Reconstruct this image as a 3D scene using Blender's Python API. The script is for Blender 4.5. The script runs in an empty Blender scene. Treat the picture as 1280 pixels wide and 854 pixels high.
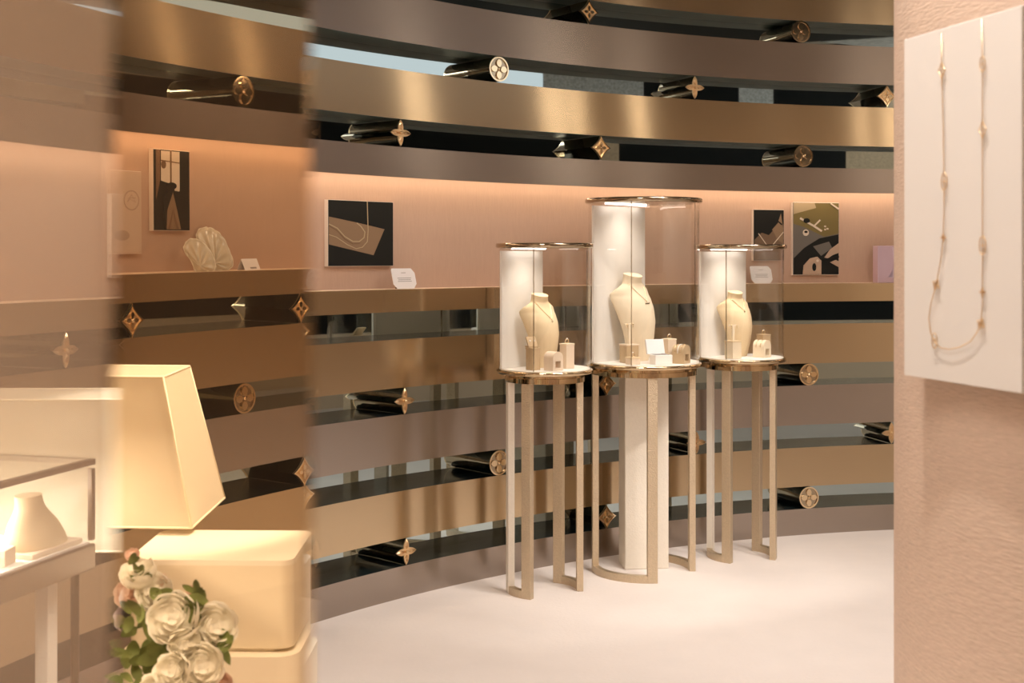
import bpy, bmesh, math, random
from mathutils import Vector, Matrix
random.seed(7)
PI = math.pi
sc = bpy.context.scene
COL = sc.collection

# ------------------------------------------------------------------ geometry of the place
F = 1600.0            # focal length in pixels of the 1280 x 854 frame
EYE = 1.5
HOR = 322.0
CX, CY, R = 3.0, 2.35, 4.79      # the round room
DEP = 0.16                       # depth of the wall recesses

def ray(x, y):
    return Vector(((x - 640) / F, 1.0, -(y - HOR) / F))

def pt(x, y, Z):
    d = ray(x, y)
    return Vector((d.x * Z, Z, EYE + d.z * Z))

def pt_h(x, y, h):
    Z = F * (EYE - h) / (y - HOR)
    return pt(x, y, Z)

def wall_at(x, r=R):
    """where the sight line of photo column x meets the cylinder of radius r: point, angle"""
    dx, dy = (x - 640) / F, 1.0
    a = dx * dx + dy * dy
    b = -2 * (dx * CX + dy * CY)
    c = CX * CX + CY * CY - r * r
    t = (-b + math.sqrt(b * b - 4 * a * c)) / (2 * a)
    X, Y = dx * t, dy * t
    return Vector((X, Y, 0)), math.atan2(Y - CY, X - CX), t

def polar(th, r, h=0.0):
    return Vector((CX + r * math.cos(th), CY + r * math.sin(th), h))

# ------------------------------------------------------------------ materials
def new_mat(name):
    m = bpy.data.materials.new(name)
    m.use_nodes = True
    nt = m.node_tree
    for n in list(nt.nodes):
        nt.nodes.remove(n)
    out = nt.nodes.new('ShaderNodeOutputMaterial')
    return m, nt, out

def pbr(name, col, rough=0.5, metal=0.0, noise=0.0, nscale=30.0, bump=0.0, bscale=200.0, stretch=None,
        aniso=0.0, spec=0.5, sheen=0.0, sss=0.0, coat=0.0, rvar=0.0, distort=0.0):
    m, nt, out = new_mat(name)
    b = nt.nodes.new('ShaderNodeBsdfPrincipled')
    b.inputs['Base Color'].default_value = (*col, 1)
    b.inputs['Roughness'].default_value = rough
    b.inputs['Metallic'].default_value = metal
    b.inputs['Specular IOR Level'].default_value = spec
    b.inputs['Coat Weight'].default_value = coat
    if sheen:
        b.inputs['Sheen Weight'].default_value = sheen
    nt.links.new(b.outputs[0], out.inputs[0])
    tc = nt.nodes.new('ShaderNodeTexCoord')
    mp = nt.nodes.new('ShaderNodeMapping')
    nt.links.new(tc.outputs['Object'], mp.inputs[0])
    if stretch:
        mp.inputs['Scale'].default_value = stretch
    if noise:
        n = nt.nodes.new('ShaderNodeTexNoise')
        n.inputs['Scale'].default_value = nscale
        n.inputs['Detail'].default_value = 5
        n.inputs['Distortion'].default_value = distort
        nt.links.new(mp.outputs[0], n.inputs['Vector'])
        mx = nt.nodes.new('ShaderNodeMix'); mx.data_type = 'RGBA'
        lo = tuple(max(0, c * (1 - noise)) for c in col); hi = tuple(min(1, c * (1 + noise)) for c in col)
        mx.inputs[6].default_value = (*lo, 1); mx.inputs[7].default_value = (*hi, 1)
        nt.links.new(n.outputs['Fac'], mx.inputs[0])
        nt.links.new(mx.outputs[2], b.inputs['Base Color'])
        if rvar:
            mr = nt.nodes.new('ShaderNodeMapRange')
            mr.inputs[3].default_value = rough - rvar; mr.inputs[4].default_value = rough + rvar
            nt.links.new(n.outputs['Fac'], mr.inputs[0])
            nt.links.new(mr.outputs[0], b.inputs['Roughness'])
    if bump:
        n2 = nt.nodes.new('ShaderNodeTexNoise')
        n2.inputs['Scale'].default_value = bscale
        n2.inputs['Detail'].default_value = 3
        nt.links.new(mp.outputs[0], n2.inputs['Vector'])
        bp = nt.nodes.new('ShaderNodeBump')
        bp.inputs['Strength'].default_value = bump
        bp.inputs['Distance'].default_value = 0.004
        nt.links.new(n2.outputs['Fac'], bp.inputs['Height'])
        nt.links.new(bp.outputs[0], b.inputs['Normal'])
    if aniso:
        b.inputs['Anisotropic'].default_value = aniso
        tg = nt.nodes.new('ShaderNodeTangent')
        b.inputs['Anisotropic Rotation'].default_value = 0.25
        tg.direction_type = 'UV_MAP'
        tg.uv_map = 'UVMap'
        nt.links.new(tg.outputs[0], b.inputs['Tangent'])
    return m

def emis(name, col, strength):
    m, nt, out = new_mat(name)
    e = nt.nodes.new('ShaderNodeEmission')
    e.inputs[0].default_value = (*col, 1); e.inputs[1].default_value = strength
    nt.links.new(e.outputs[0], out.inputs[0])
    return m

def thin_glass(name, tint=(1, 1, 1), ior=1.35, haze=0.0, hazecol=(0.8, 0.7, 0.6), gl=1.0):
    """clear sheet glass: sees through, mirrors at grazing angles, optional painted haze"""
    m, nt, out = new_mat(name)
    t = nt.nodes.new('ShaderNodeBsdfTransparent'); t.inputs[0].default_value = (*tint, 1)
    g = nt.nodes.new('ShaderNodeBsdfGlossy'); g.inputs['Roughness'].default_value = 0.02
    g.inputs[0].default_value = (gl, gl, gl, 1)
    lw = nt.nodes.new('ShaderNodeLayerWeight'); lw.inputs[0].default_value = 0.5
    pw = nt.nodes.new('ShaderNodeMath'); pw.operation = 'POWER'; pw.inputs[1].default_value = 5.0
    nt.links.new(lw.outputs['Facing'], pw.inputs[0])
    fr = nt.nodes.new('ShaderNodeMath'); fr.operation = 'MULTIPLY_ADD'
    f0 = ((ior - 1) / (ior + 1)) ** 2
    fr.inputs[1].default_value = (1 - f0) * 0.8; fr.inputs[2].default_value = f0
    nt.links.new(pw.outputs[0], fr.inputs[0])
    mx = nt.nodes.new('ShaderNodeMixShader')
    nt.links.new(fr.outputs[0], mx.inputs[0])
    nt.links.new(t.outputs[0], mx.inputs[1]); nt.links.new(g.outputs[0], mx.inputs[2])
    last = mx
    if haze:
        d = nt.nodes.new('ShaderNodeBsdfDiffuse'); d.inputs[0].default_value = (*hazecol, 1)
        tl = nt.nodes.new('ShaderNodeBsdfTranslucent'); tl.inputs[0].default_value = (*hazecol, 1)
        m1 = nt.nodes.new('ShaderNodeMixShader'); m1.inputs[0].default_value = 0.5
        nt.links.new(d.outputs[0], m1.inputs[1]); nt.links.new(tl.outputs[0], m1.inputs[2])
        m2 = nt.nodes.new('ShaderNodeMixShader'); m2.inputs[0].default_value = haze
        nt.links.new(mx.outputs[0], m2.inputs[1]); nt.links.new(m1.outputs[0], m2.inputs[2])
        last = m2
    nt.links.new(last.outputs[0], out.inputs[0])
    return m

def refr_glass(name, tint, ior=1.5):
    m, nt, out = new_mat(name)
    b = nt.nodes.new('ShaderNodeBsdfGlass')
    b.inputs['Color'].default_value = (*tint, 1)
    b.inputs['Roughness'].default_value = 0.0
    b.inputs['IOR'].default_value = ior
    nt.links.new(b.outputs[0], out.inputs[0])
    return m

def translucent(name, col, fac=0.5):
    m, nt, out = new_mat(name)
    d = nt.nodes.new('ShaderNodeBsdfDiffuse'); d.inputs[0].default_value = (*col, 1)
    t = nt.nodes.new('ShaderNodeBsdfTranslucent'); t.inputs[0].default_value = (*col, 1)
    mx = nt.nodes.new('ShaderNodeMixShader'); mx.inputs[0].default_value = fac
    nt.links.new(d.outputs[0], mx.inputs[1]); nt.links.new(t.outputs[0], mx.inputs[2])
    nt.links.new(mx.outputs[0], out.inputs[0])
    return m

M = {}
M['band'] = pbr('brushed gold metal', (0.57, 0.445, 0.29), 0.17, 1.0, noise=0.05, nscale=6, stretch=(1, 1, 60), aniso=1.0)
M['satin'] = pbr('satin grey champagne metal', (0.43, 0.375, 0.335), 0.24, 1.0, noise=0.04, nscale=6, stretch=(1, 1, 60), aniso=0.95)
M['black'] = pbr('black lacquer', (0.010, 0.018, 0.020), 0.12, 0.0, spec=0.5)
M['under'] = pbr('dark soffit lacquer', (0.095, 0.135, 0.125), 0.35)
M['mirror'] = pbr('smoked mirror', (0.39, 0.475, 0.49), 0.015, 1.0)
M['fabric'] = pbr('pink linen wallcovering', (0.54, 0.375, 0.28), 0.8, noise=0.06, nscale=90, stretch=(1, 1, 0.15), bump=0.15, bscale=260)
M['ledge'] = pbr('strip-lit ledge', (0.80, 0.62, 0.46), 0.5)  # shelf top paled to carry the bright line of the light strip
M['carpet'] = pbr('ivory carpet', (0.84, 0.755, 0.70), 0.95, noise=0.05, nscale=5, bump=0.5, bscale=60, sheen=0.2)
M['plaster'] = pbr('ceiling plaster', (0.82, 0.82, 0.83), 0.9)
M['ceilbase'] = pbr('warm grey ceiling', (0.42, 0.36, 0.30), 0.9)
M['stone'] = pbr('speckled grey stone', (0.56, 0.58, 0.58), 0.7, noise=0.75, nscale=38)
M['dark'] = pbr('dark joinery', (0.014, 0.015, 0.015), 0.7, spec=0.1)
M['beige'] = pbr('beige wall', (0.74, 0.58, 0.43), 0.7)
M['warmstone'] = pbr('sandy stone', (0.62, 0.47, 0.32), 0.8, noise=0.35, nscale=40)
M['gold'] = pbr('polished pale gold', (0.83, 0.66, 0.43), 0.07, 1.0)
M['rimgold'] = pbr('fluted polished gold', (0.66, 0.52, 0.34), 0.06, 1.0, bump=0.8, bscale=26, stretch=(1, 1, 0.05))
M['dgold'] = pbr('polished dark gold', (0.42, 0.34, 0.24), 0.10, 1.0)
M['rosette'] = pbr('satin gold', (0.80, 0.58, 0.34), 0.28, 1.0)
M['hammer'] = pbr('hammered champagne metal', (0.66, 0.54, 0.385), 0.38, 0.75, noise=0.12, nscale=120, bump=0.9, bscale=170)
M['hammer_pale'] = pbr('pale textured leather', (0.86, 0.79, 0.68), 0.6, 0.0, noise=0.05, nscale=60, bump=0.4, bscale=150)  # pillar leather, and leg metal with its spotlight painted in
M['white'] = pbr('white leatherette', (0.86, 0.82, 0.77), 0.6)
M['deck'] = pbr('ivory display cloth', (0.88, 0.83, 0.76), 0.7)
M['bust'] = pbr('cream suede', (0.74, 0.575, 0.36), 0.75, bump=0.1, bscale=400)
M['bustpale'] = pbr('pale cream suede', (0.80, 0.67, 0.49), 0.75, bump=0.1, bscale=400)
M['tan'] = pbr('tan suede', (0.52, 0.37, 0.215), 0.75)
M['paletan'] = pbr('blush suede', (0.76, 0.61, 0.46), 0.7)
M['glass'] = thin_glass('clear case glass', (0.975, 0.975, 0.97), 1.45)
M['edge'] = thin_glass('polished glass edge', (0.62, 0.57, 0.50), 1.9)
M['pearl'] = pbr('pearl', (0.93, 0.90, 0.86), 0.15, 0.0, coat=0.6)
M['paper'] = pbr('white card', (0.86, 0.84, 0.84), 0.7)
M['ink'] = pbr('grey ink', (0.30, 0.28, 0.27), 0.8)
M['frame_edge'] = pbr('pale print edge', (0.80, 0.70, 0.60), 0.6)
M['column'] = pbr('blush grained wallcovering', (0.57, 0.42, 0.325), 0.75, noise=0.22, nscale=14, stretch=(2.2, 2.2, 16), bump=0.5, bscale=20, distort=1.2)
M['acrylic'] = pbr('frosted white acrylic', (0.68, 0.63, 0.59), 0.45, sss=0.1)
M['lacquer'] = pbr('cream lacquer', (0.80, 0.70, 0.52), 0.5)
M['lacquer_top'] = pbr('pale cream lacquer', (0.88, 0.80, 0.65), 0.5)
M['shade'] = translucent('cream lamp fabric', (0.87, 0.79, 0.63), 0.4)
M['shade_rim'] = pbr('pale fabric edging', (0.88, 0.78, 0.58), 0.8)
M['bronze'] = pbr('dark bronze', (0.10, 0.075, 0.05), 0.35, 0.8)
M['steel'] = pbr('satin nickel', (0.30, 0.245, 0.20), 0.35, 1.0)
M['petal'] = translucent('white petals', (0.92, 0.89, 0.80), 0.5)
M['blush'] = translucent('blush petals', (0.85, 0.66, 0.56), 0.3)
M['leaf'] = pbr('soft green leaves', (0.17, 0.21, 0.055), 0.6, noise=0.45, nscale=30)
M['shellrim'] = pbr('pale shell rim', (0.80, 0.74, 0.62), 0.3, noise=0.3, nscale=60)
M['shell'] = pbr('mother of pearl', (0.60, 0.54, 0.41), 0.2, 0.0, noise=0.35, nscale=14, bump=0.6, bscale=30, coat=0.6)
M['bronzeglass'] = refr_glass('bronze tinted glass', (0.87, 0.77, 0.65), 1.5)
M['hazeglass'] = thin_glass('hazy glass', (0.97, 0.95, 0.92), 1.3, haze=0.29, hazecol=(0.90, 0.70, 0.53))  # pale reflection in the pane, painted as a diffuse haze
M['mauve'] = pbr('mauve card', (0.62, 0.45, 0.52), 0.5)
M['lilac'] = pbr('lilac card', (0.72, 0.58, 0.68), 0.5)
M['led'] = emis('warm led', (1.0, 0.76, 0.54), 20.0)
M['white_glow'] = emis('added white glow panel', (1.0, 0.97, 0.95), 1.3)  # unseen glowing panel, added for the white reflection in the mirrors
M['downlight'] = emis('warm downlight', (1.0, 0.91, 0.82), 7.0)

# ------------------------------------------------------------------ mesh helpers
class MB:
    """collects shapes, then links them as ONE mesh object"""
    def __init__(s):
        s.v, s.f, s.m, s.sm, s.uv = [], [], [], [], {}
    def add(s, verts, faces, mi=0, smooth=False, uvs=None):
        o = len(s.v)
        s.v += [Vector(v) for v in verts]
        for k, f in enumerate(faces):
            if uvs:
                s.uv[len(s.f)] = uvs[k]
            s.f.append([i + o for i in f]); s.m.append(mi); s.sm.append(smooth)
        return s
    def box(s, c, size, rz=0.0, mi=0, mat=None):
        x, y, z = (q / 2 for q in size)
        vs = [Vector((a * x, b * y, d * z)) for a in (-1, 1) for b in (-1, 1) for d in (-1, 1)]
        T = (mat or Matrix.Rotation(rz, 3, 'Z'))
        vs = [T @ v + Vector(c) for v in vs]
        return s.add(vs, [(0, 1, 3, 2), (4, 6, 7, 5), (0, 4, 5, 1), (2, 3, 7, 6), (0, 2, 6, 4), (1, 5, 7, 3)], mi)
    def rbox(s, c, size, r=0.004, rz=0.0, mi=0, seg=3, mat=None):
        bm = bmesh.new(); bmesh.ops.create_cube(bm, size=1)
        for v in bm.verts:
            v.co = Vector((v.co.x * size[0], v.co.y * size[1], v.co.z * size[2]))
        bmesh.ops.bevel(bm, geom=list(bm.edges), offset=r, segments=seg, affect='EDGES', profile=0.5)
        T = (mat or Matrix.Rotation(rz, 3, 'Z'))
        bm.verts.index_update()
        vs = [T @ v.co + Vector(c) for v in bm.verts]
        fs = [[v.index for v in f.verts] for f in bm.faces]
        bm.free()
        return s.add(vs, fs, mi)
    def prism(s, poly, h0, h1, mi=0, capmi=None, smooth=False, T=None, sidemi=None):
        """poly: list of 2D points (ccw), extruded along z from h0 to h1, optional 4x4 T"""
        n = len(poly)
        T = T or Matrix.Identity(4)
        lo = [T @ Vector((p[0], p[1], h0)) for p in poly]; hi = [T @ Vector((p[0], p[1], h1)) for p in poly]
        cm = mi if capmi is None else capmi
        s.add(lo, [list(range(n))[::-1]], cm); s.add(hi, [list(range(n))], cm)
        s.add(lo + hi, [(i, (i + 1) % n, n + (i + 1) % n, n + i) for i in range(n)], mi if sidemi is None else sidemi, smooth)
        return s
    def cyl(s, c, r, h0, h1, n=48, mi=0, capmi=None, smooth=True):
        poly = [(c[0] + r * math.cos(2 * PI * k / n), c[1] + r * math.sin(2 * PI * k / n)) for k in range(n)]
        return s.prism(poly, h0, h1, mi, capmi, smooth)
    def lathe(s, prof, c=(0, 0, 0), n=32, mi=0, T=None):
        """prof: (radius, z) list"""
        T = T or Matrix.Identity(4)
        vs = []
        for (r, z) in prof:
            for k in range(n):
                a = 2 * PI * k / n
                vs.append(T @ (Vector((r * math.cos(a), r * math.sin(a), z)) + Vector(c)))
        fs = []
        for j in range(len(prof) - 1):
            for k in range(n):
                k2 = (k + 1) % n
                fs.append((j * n + k, j * n + k2, (j + 1) * n + k2, (j + 1) * n + k))
        fs.append(list(range(n))[::-1]); fs.append([(len(prof) - 1) * n + k for k in range(n)])
        return s.add(vs, fs, mi, True)
    def tube(s, path, r, n=8, mi=0, closed=False):
        P = [Vector(p) for p in path]
        m = len(P); vs = []
        prevn = None
        for i in range(m):
            if closed:
                t = P[(i + 1) % m] - P[i - 1]
            else:
                t = P[min(i + 1, m - 1)] - P[max(i - 1, 0)]
            t.normalize()
            a = prevn or (Vector((0, 0, 1)) if abs(t.z) < 0.9 else Vector((1, 0, 0)))
            u = (a - t * a.dot(t)).normalized(); w = t.cross(u); prevn = u
            rr = r[i] if isinstance(r, (list, tuple)) else r
            for k in range(n):
                q = 2 * PI * k / n
                vs.append(P[i] + u * rr * math.cos(q) + w * rr * math.sin(q))
        fs = []
        for i in range(m if closed else m - 1):
            j = (i + 1) % m
            for k in range(n):
                k2 = (k + 1) % n
                fs.append((i * n + k, i * n + k2, j * n + k2, j * n + k))
        if not closed:
            fs.append(list(range(n))[::-1]); fs.append([(m - 1) * n + k for k in range(n)])
        return s.add(vs, fs, mi, True)
    def torus(s, c, Rr, r, T=None, n=28, k=8, mi=0, sx=1.0, sy=1.0):
        T = T or Matrix.Identity(3)
        path = [T @ Vector((sx * Rr * math.cos(2 * PI * i / n), sy * Rr * math.sin(2 * PI * i / n), 0)) + Vector(c) for i in range(n)]
        return s.tube(path, r, k, mi, True)
    def ball(s, c, r, mi=0, n=14, sc_=(1, 1, 1), T=None):
        T = T or Matrix.Identity(3)
        m = n // 2
        vs = [T @ Vector((0, 0, r * sc_[2])) + Vector(c)]
        for j in range(1, m):
            for k in range(n):
                p, q = PI * j / m, 2 * PI * k / n
                vs.append(T @ Vector((r * sc_[0] * math.sin(p) * math.cos(q), r * sc_[1] * math.sin(p) * math.sin(q), r * sc_[2] * math.cos(p))) + Vector(c))
        vs.append(T @ Vector((0, 0, -r * sc_[2])) + Vector(c))
        L = len(vs) - 1; fs = []
        for k in range(n):
            k2 = (k + 1) % n
            fs.append((0, 1 + k, 1 + k2))
            for j in range(m - 2):
                a = 1 + j * n
                fs.append((a + k, a + n + k, a + n + k2, a + k2))
            a = 1 + (m - 2) * n
            fs.append((a + k, L, a + k2))
        return s.add(vs, fs, mi, True)
    def arc(s, r0, r1, h0, h1, a0, a1, n=120, mf=0, mt=0, mb=0, me=0, c=(CX, CY)):
        """ring sector: front (inner) face mf, top mt, bottom mb, back and ends me"""
        A = [a0 + (a1 - a0) * k / n for k in range(n + 1)]
        def p(a, r, h): return Vector((c[0] + r * math.cos(a), c[1] + r * math.sin(a), h))
        def strip(ra, ha, rb, hb, mi, smooth, flip):
            vs = []; fs = []; uv = []
            for a in A:
                vs += [p(a, ra, ha), p(a, rb, hb)]
            for k in range(n):
                f = (2 * k, 2 * k + 2, 2 * k + 3, 2 * k + 1)
                u0, u1 = A[k] * r0, A[k + 1] * r0
                u = [(u0, 0), (u1, 0), (u1, hb - ha), (u0, hb - ha)]
                if flip:
                    f = f[::-1]; u = u[::-1]
                fs.append(f); uv.append(u)
            s.add(vs, fs, mi, smooth, uv)
        strip(r0, h0, r0, h1, mf, True, a1 > a0)
        strip(r1, h0, r1, h1, me, True, not a1 > a0)
        strip(r0, h1, r1, h1, mt, False, a1 > a0)
        strip(r0, h0, r1, h0, mb, False, not a1 > a0)
        for a, fl in ((a0, False), (a1, True)):
            f = (0, 1, 2, 3)
            s.add([p(a, r0, h0), p(a, r1, h0), p(a, r1, h1), p(a, r0, h1)], [f[::-1] if fl else f], me)
        return s
    def build(s, name, mats, parent=None, loc=None, rot=None):
        me = bpy.data.meshes.new(name)
        me.from_pydata([tuple(v) for v in s.v], [], s.f)
        if not isinstance(mats, (list, tuple)):
            mats = [mats]
        for m in mats:
            me.materials.append(m)
        me.polygons.foreach_set('material_index', s.m)
        me.polygons.foreach_set('use_smooth', s.sm)
        if s.uv:
            uvl = me.uv_layers.new(name='UVMap')
            for i, p in enumerate(me.polygons):
                if i in s.uv:
                    for k, li in enumerate(p.loop_indices):
                        uvl.data[li].uv = s.uv[i][k]
        me.update()
        o = bpy.data.objects.new(name, me)
        COL.objects.link(o)
        if parent is not None:
            o.parent = parent
        if loc is not None:
            o.location = loc
        if rot is not None:
            o.rotation_euler = rot
        return o

def tag(o, label, cat, group=None, kind=None):
    o['label'] = label; o['category'] = cat
    if group: o['group'] = group
    if kind: o['kind'] = kind
    return o

def thing(name, label, cat, loc=(0, 0, 0), rz=0.0, group=None, rot=None):
    o = bpy.data.objects.new(name, None)
    COL.objects.link(o)
    o.empty_display_size = 0.05
    o.location = loc
    o.rotation_euler = rot if rot is not None else (0, 0, rz)
    return tag(o, label, cat, group)

def struct(o):
    o['kind'] = 'structure'
    return o

def copy_tree(o, parent=None):
    c = o.copy(); COL.objects.link(c)
    if parent is not None:
        c.parent = parent
    for ch in list(o.children):
        copy_tree(ch, c)
    return c

# ------------------------------------------------------------------ the room shell
A_R, A_L = math.radians(70), math.radians(182)      # the banded wall runs between these angles
CEIL = 3.62
struct(MB().cyl((CX, CY), R + 0.75, -0.10, 0.0, 128, 0).build('floor', M['carpet']))

# ceiling: dark slab, white light coffers and stone soffits, seen only in the smoked mirrors
cb = MB()
cb.cyl((CX, CY), R + 0.75, CEIL, CEIL + 0.12, 96, 0)
for a0, a1, r0, r1, mi in ((20, 75, 1.0, 4.3, 3), (-75, 19, 1.4, 2.6, 2), (-75, 19, 3.0, 4.6, 2), (-20, 12, 2.62, 2.98, 3), (100, 160, 1.2, 3.4, 1)):
    cb.arc(r0, r1, CEIL - 0.03, CEIL + 0.02, math.radians(a0), math.radians(a1), 24, mi, mi, mi, mi)
struct(cb.build('ceiling', [M['ceilbase'], M['plaster'], M['stone'], M['dark']]))

# mirrored backing behind the bands
struct(MB().arc(R + DEP, R + DEP + 0.08, 0.0, 1.30, A_R, A_L, 150).arc(R + DEP, R + DEP + 0.08, 1.90, CEIL, A_R, A_L, 150).build('wall_back', M['mirror']))
# linen backing of the display niche
struct(MB().arc(R + DEP, R + DEP + 0.08, 1.30, 1.90, A_R, A_L, 150).build('wall_niche', M['fabric']))
# the rest of the round room, behind and right of the camera
rb = MB()
for a0, a1, h0, h1, mi in (
        (70, -178, 0.0, 0.74, 0), (70, -178, 0.74, 1.02, 1), (70, -178, 1.02, 2.56, 0),
        (70, 14.5, 2.56, 2.87, 1), (14.5, 9.2, 2.56, 2.87, 3), (9.2, -20.5, 2.56, 2.87, 1), (-20.5, -28, 2.56, 2.87, 3), (-28, -178, 2.56, 2.87, 1),
        (70, -178, 2.87, 3.30, 0),
        (70, 19, 3.30, CEIL, 4), (19, 6, 3.30, CEIL, 2), (6, -6.5, 3.30, CEIL, 1), (-6.5, -11, 3.30, CEIL, 2), (-11, -24, 3.30, CEIL, 1), (-24, -178, 3.30, CEIL, 0)):
    rb.arc(R + 0.05, R + 0.2, h0, h1, math.radians(a1), math.radians(a0), max(3, int((a0 - a1) / 3)), mi, mi, mi, mi)
struct(rb.build('wall_rear', [M['beige'], M['dark'], M['stone'], M['warmstone'], M['white_glow']]))

BANDS = [(0.0, 0.14), (0.261, 0.472), (0.594, 0.808), (0.9265, 1.140), (1.261, 1.360),
         (1.853, 1.987), (2.11, 2.325), (2.45, 2.66), (2.78, 2.995), (3.115, 3.33)]
for i, (h0, h1) in enumerate(BANDS):
    b = MB()
    top = 0 if i == 4 else 1
    if i == 5:      # band over the niche: a thin lip at its front hides the light strip
        b.arc(R, R + 0.010, h0, h1, A_R, A_L, 180, 0, 1, 0, 0)
        b.arc(R + 0.010, R + DEP, h0 + 0.026, h1, A_R, A_L, 180, 0, 1, 0, 0)
    else:
        b.arc(R, R + DEP, h0, h1, A_R, A_L, 180, 0, 3 if i == 4 else 1, 2, 2)
    struct(b.build('trim_%d' % (i + 1), [M['satin'] if i in (0, 2, 5, 7, 9) else M['band'], M['black'], M['under'], M['ledge']]))

led = MB().arc(R + 0.085, R + 0.101, 1.873, 1.878, A_R, A_L, 150)
tag(led.build('light_strip', M['led']), 'warm light strip tucked under the metal band above the pink niche', 'light strip')

# ------------------------------------------------------------------ flower-ended bars in the gaps
def star4(ro, ri, n=10, pw=1.0):
    """four pointed petals"""
    pts = []
    for q in range(4):
        a = q * PI / 2
        for k in range(n):
            t = k / n
            # petal: tip at a, waist at a+-45deg
            u = -1 + 2 * t
            ang = a + u * PI / 4
            r = ri + (ro - ri) * max(0, 1 - abs(u)) ** 1.35 
            pts.append((r * math.cos(ang), r * math.sin(ang)))
    return pts

def astroid(r, n=10):
    pts = []
    for k in range(4 * n):
        t = 2 * PI * k / (4 * n)
        c, s = math.cos(t), math.sin(t)
        pts.append((r * math.copysign(abs(c) ** 2.5, c), r * math.copysign(abs(s) ** 2.5, s)))
    return pts

def circ(r, n=40):
    return [(r * math.cos(2 * PI * k / n), r * math.sin(2 * PI * k / n)) for k in range(n)]

def leafpoly(r0, r1, w, a, rounded=False, n=8):
    pts = []
    for k in range(n + 1):
        t = k / n; rr = r0 + (r1 - r0) * t
        ww = w * (math.sin(PI * min(1, t * 0.97 + 0.03)) ** (0.6 if rounded else 1.0))
        pts.append((rr, -ww))
    for k in range(n, -1, -1):
        t = k / n; rr = r0 + (r1 - r0) * t
        ww = w * (math.sin(PI * min(1, t * 0.97 + 0.03)) ** (0.6 if rounded else 1.0))
        if 0 < k < n:
            pts.append((rr, ww))
    ca, sa = math.cos(a), math.sin(a)
    return [(x * ca - y * sa, x * sa + y * ca) for x, y in pts]

BR = 0.0585
TB = Matrix(((0, 0, 1, 0), (1, 0, 0, 0), (0, 1, 0, 0), (0, 0, 0, 1)))    # local z of the outline -> local x (towards the room)
def make_bar(kind):
    root = thing('flower_bar', 'x', 'wall ornament')
    poly = {'round': circ(BR), 'flower': star4(BR * 1.0, BR * 0.36), 'diamond': astroid(BR * 1.02)}[kind]
    MB().prism(poly, -DEP + 0.005, 0.0, 0, smooth=(kind == 'round'), T=TB).build('shaft', M['dgold'], root)
    f = MB()
    f.prism(poly, 0.0, 0.006, 0, T=TB)
    face = f.build('end_face', M['dgold'] if kind == 'round' else M['rosette'], root)
    r = MB()
    if kind == 'round':
        inner = circ(BR * 0.88); n = len(poly)
        a = [TB @ Vector((p[0], p[1], 0.012)) for p in poly] + [TB @ Vector((p[0], p[1], 0.012)) for p in inner]
        b = [TB @ Vector((p[0], p[1], 0.006)) for p in poly] + [TB @ Vector((p[0], p[1], 0.006)) for p in inner]
        vs = a + b; fs = []
        for k in range(n):
            k2 = (k + 1) % n
            fs += [(k, k2, n + k2, n + k), (2 * n + k, 2 * n + k2, k2, k), (n + k, n + k2, 3 * n + k2, 3 * n + k)]
        r.add(vs, fs)
        for q in range(4):
            r.prism(leafpoly(BR * 0.16, BR * 0.82, BR * 0.25, q * PI / 2, True), 0.006, 0.013, 0, T=TB)
    elif kind == 'diamond':
        for q in range(4):
            r.prism(leafpoly(BR * 0.10, BR * 0.52, BR * 0.13, q * PI / 2 + PI / 4 * 0, True), 0.006, 0.012, 0, T=TB)
        o = astroid(BR * 1.02); ii = astroid(BR * 0.86); n = len(o)
        vs = [TB @ Vector((p[0], p[1], 0.011)) for p in o] + [TB @ Vector((p[0], p[1], 0.011)) for p in ii]
        vs += [TB @ Vector((p[0], p[1], 0.006)) for p in o] + [TB @ Vector((p[0], p[1], 0.006)) for p in ii]
        fs = []
        for k in range(n):
            k2 = (k + 1) % n
            fs += [(k, k2, n + k2, n + k), (2 * n + k, 2 * n + k2, k2, k), (n + k, n + k2, 3 * n + k2, 3 * n + k)]
        r.add(vs, fs)
    else:
        for q in range(4):
            # raised ridge along each petal
            a = q * PI / 2
            pl = leafpoly(BR * 0.2, BR * 0.98, BR * 0.14, a)
            n = len(pl); ctr = Vector((0, 0, 0))
            vs = [TB @ Vector((p[0], p[1], 0.006)) for p in pl]
            ridge = [TB @ Vector((BR * u * math.cos(a), BR * u * math.sin(a), 0.013)) for u in (0.3, 0.75)]
            vs += ridge; fs = []
            for k in range(n):
                k2 = (k + 1) % n
                u = pl[k][0] * math.cos(a) + pl[k][1] * math.sin(a)
                fs.append((k, k2, n + (1 if u > BR * 0.5 else 0)))
            r.add(vs, fs)
    r.ball(TB @ Vector((0, 0, 0.010)), BR * 0.14)
    r.build('rosette', M['gold'] if kind != 'flower' else M['rosette'], face)
    return root

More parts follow.
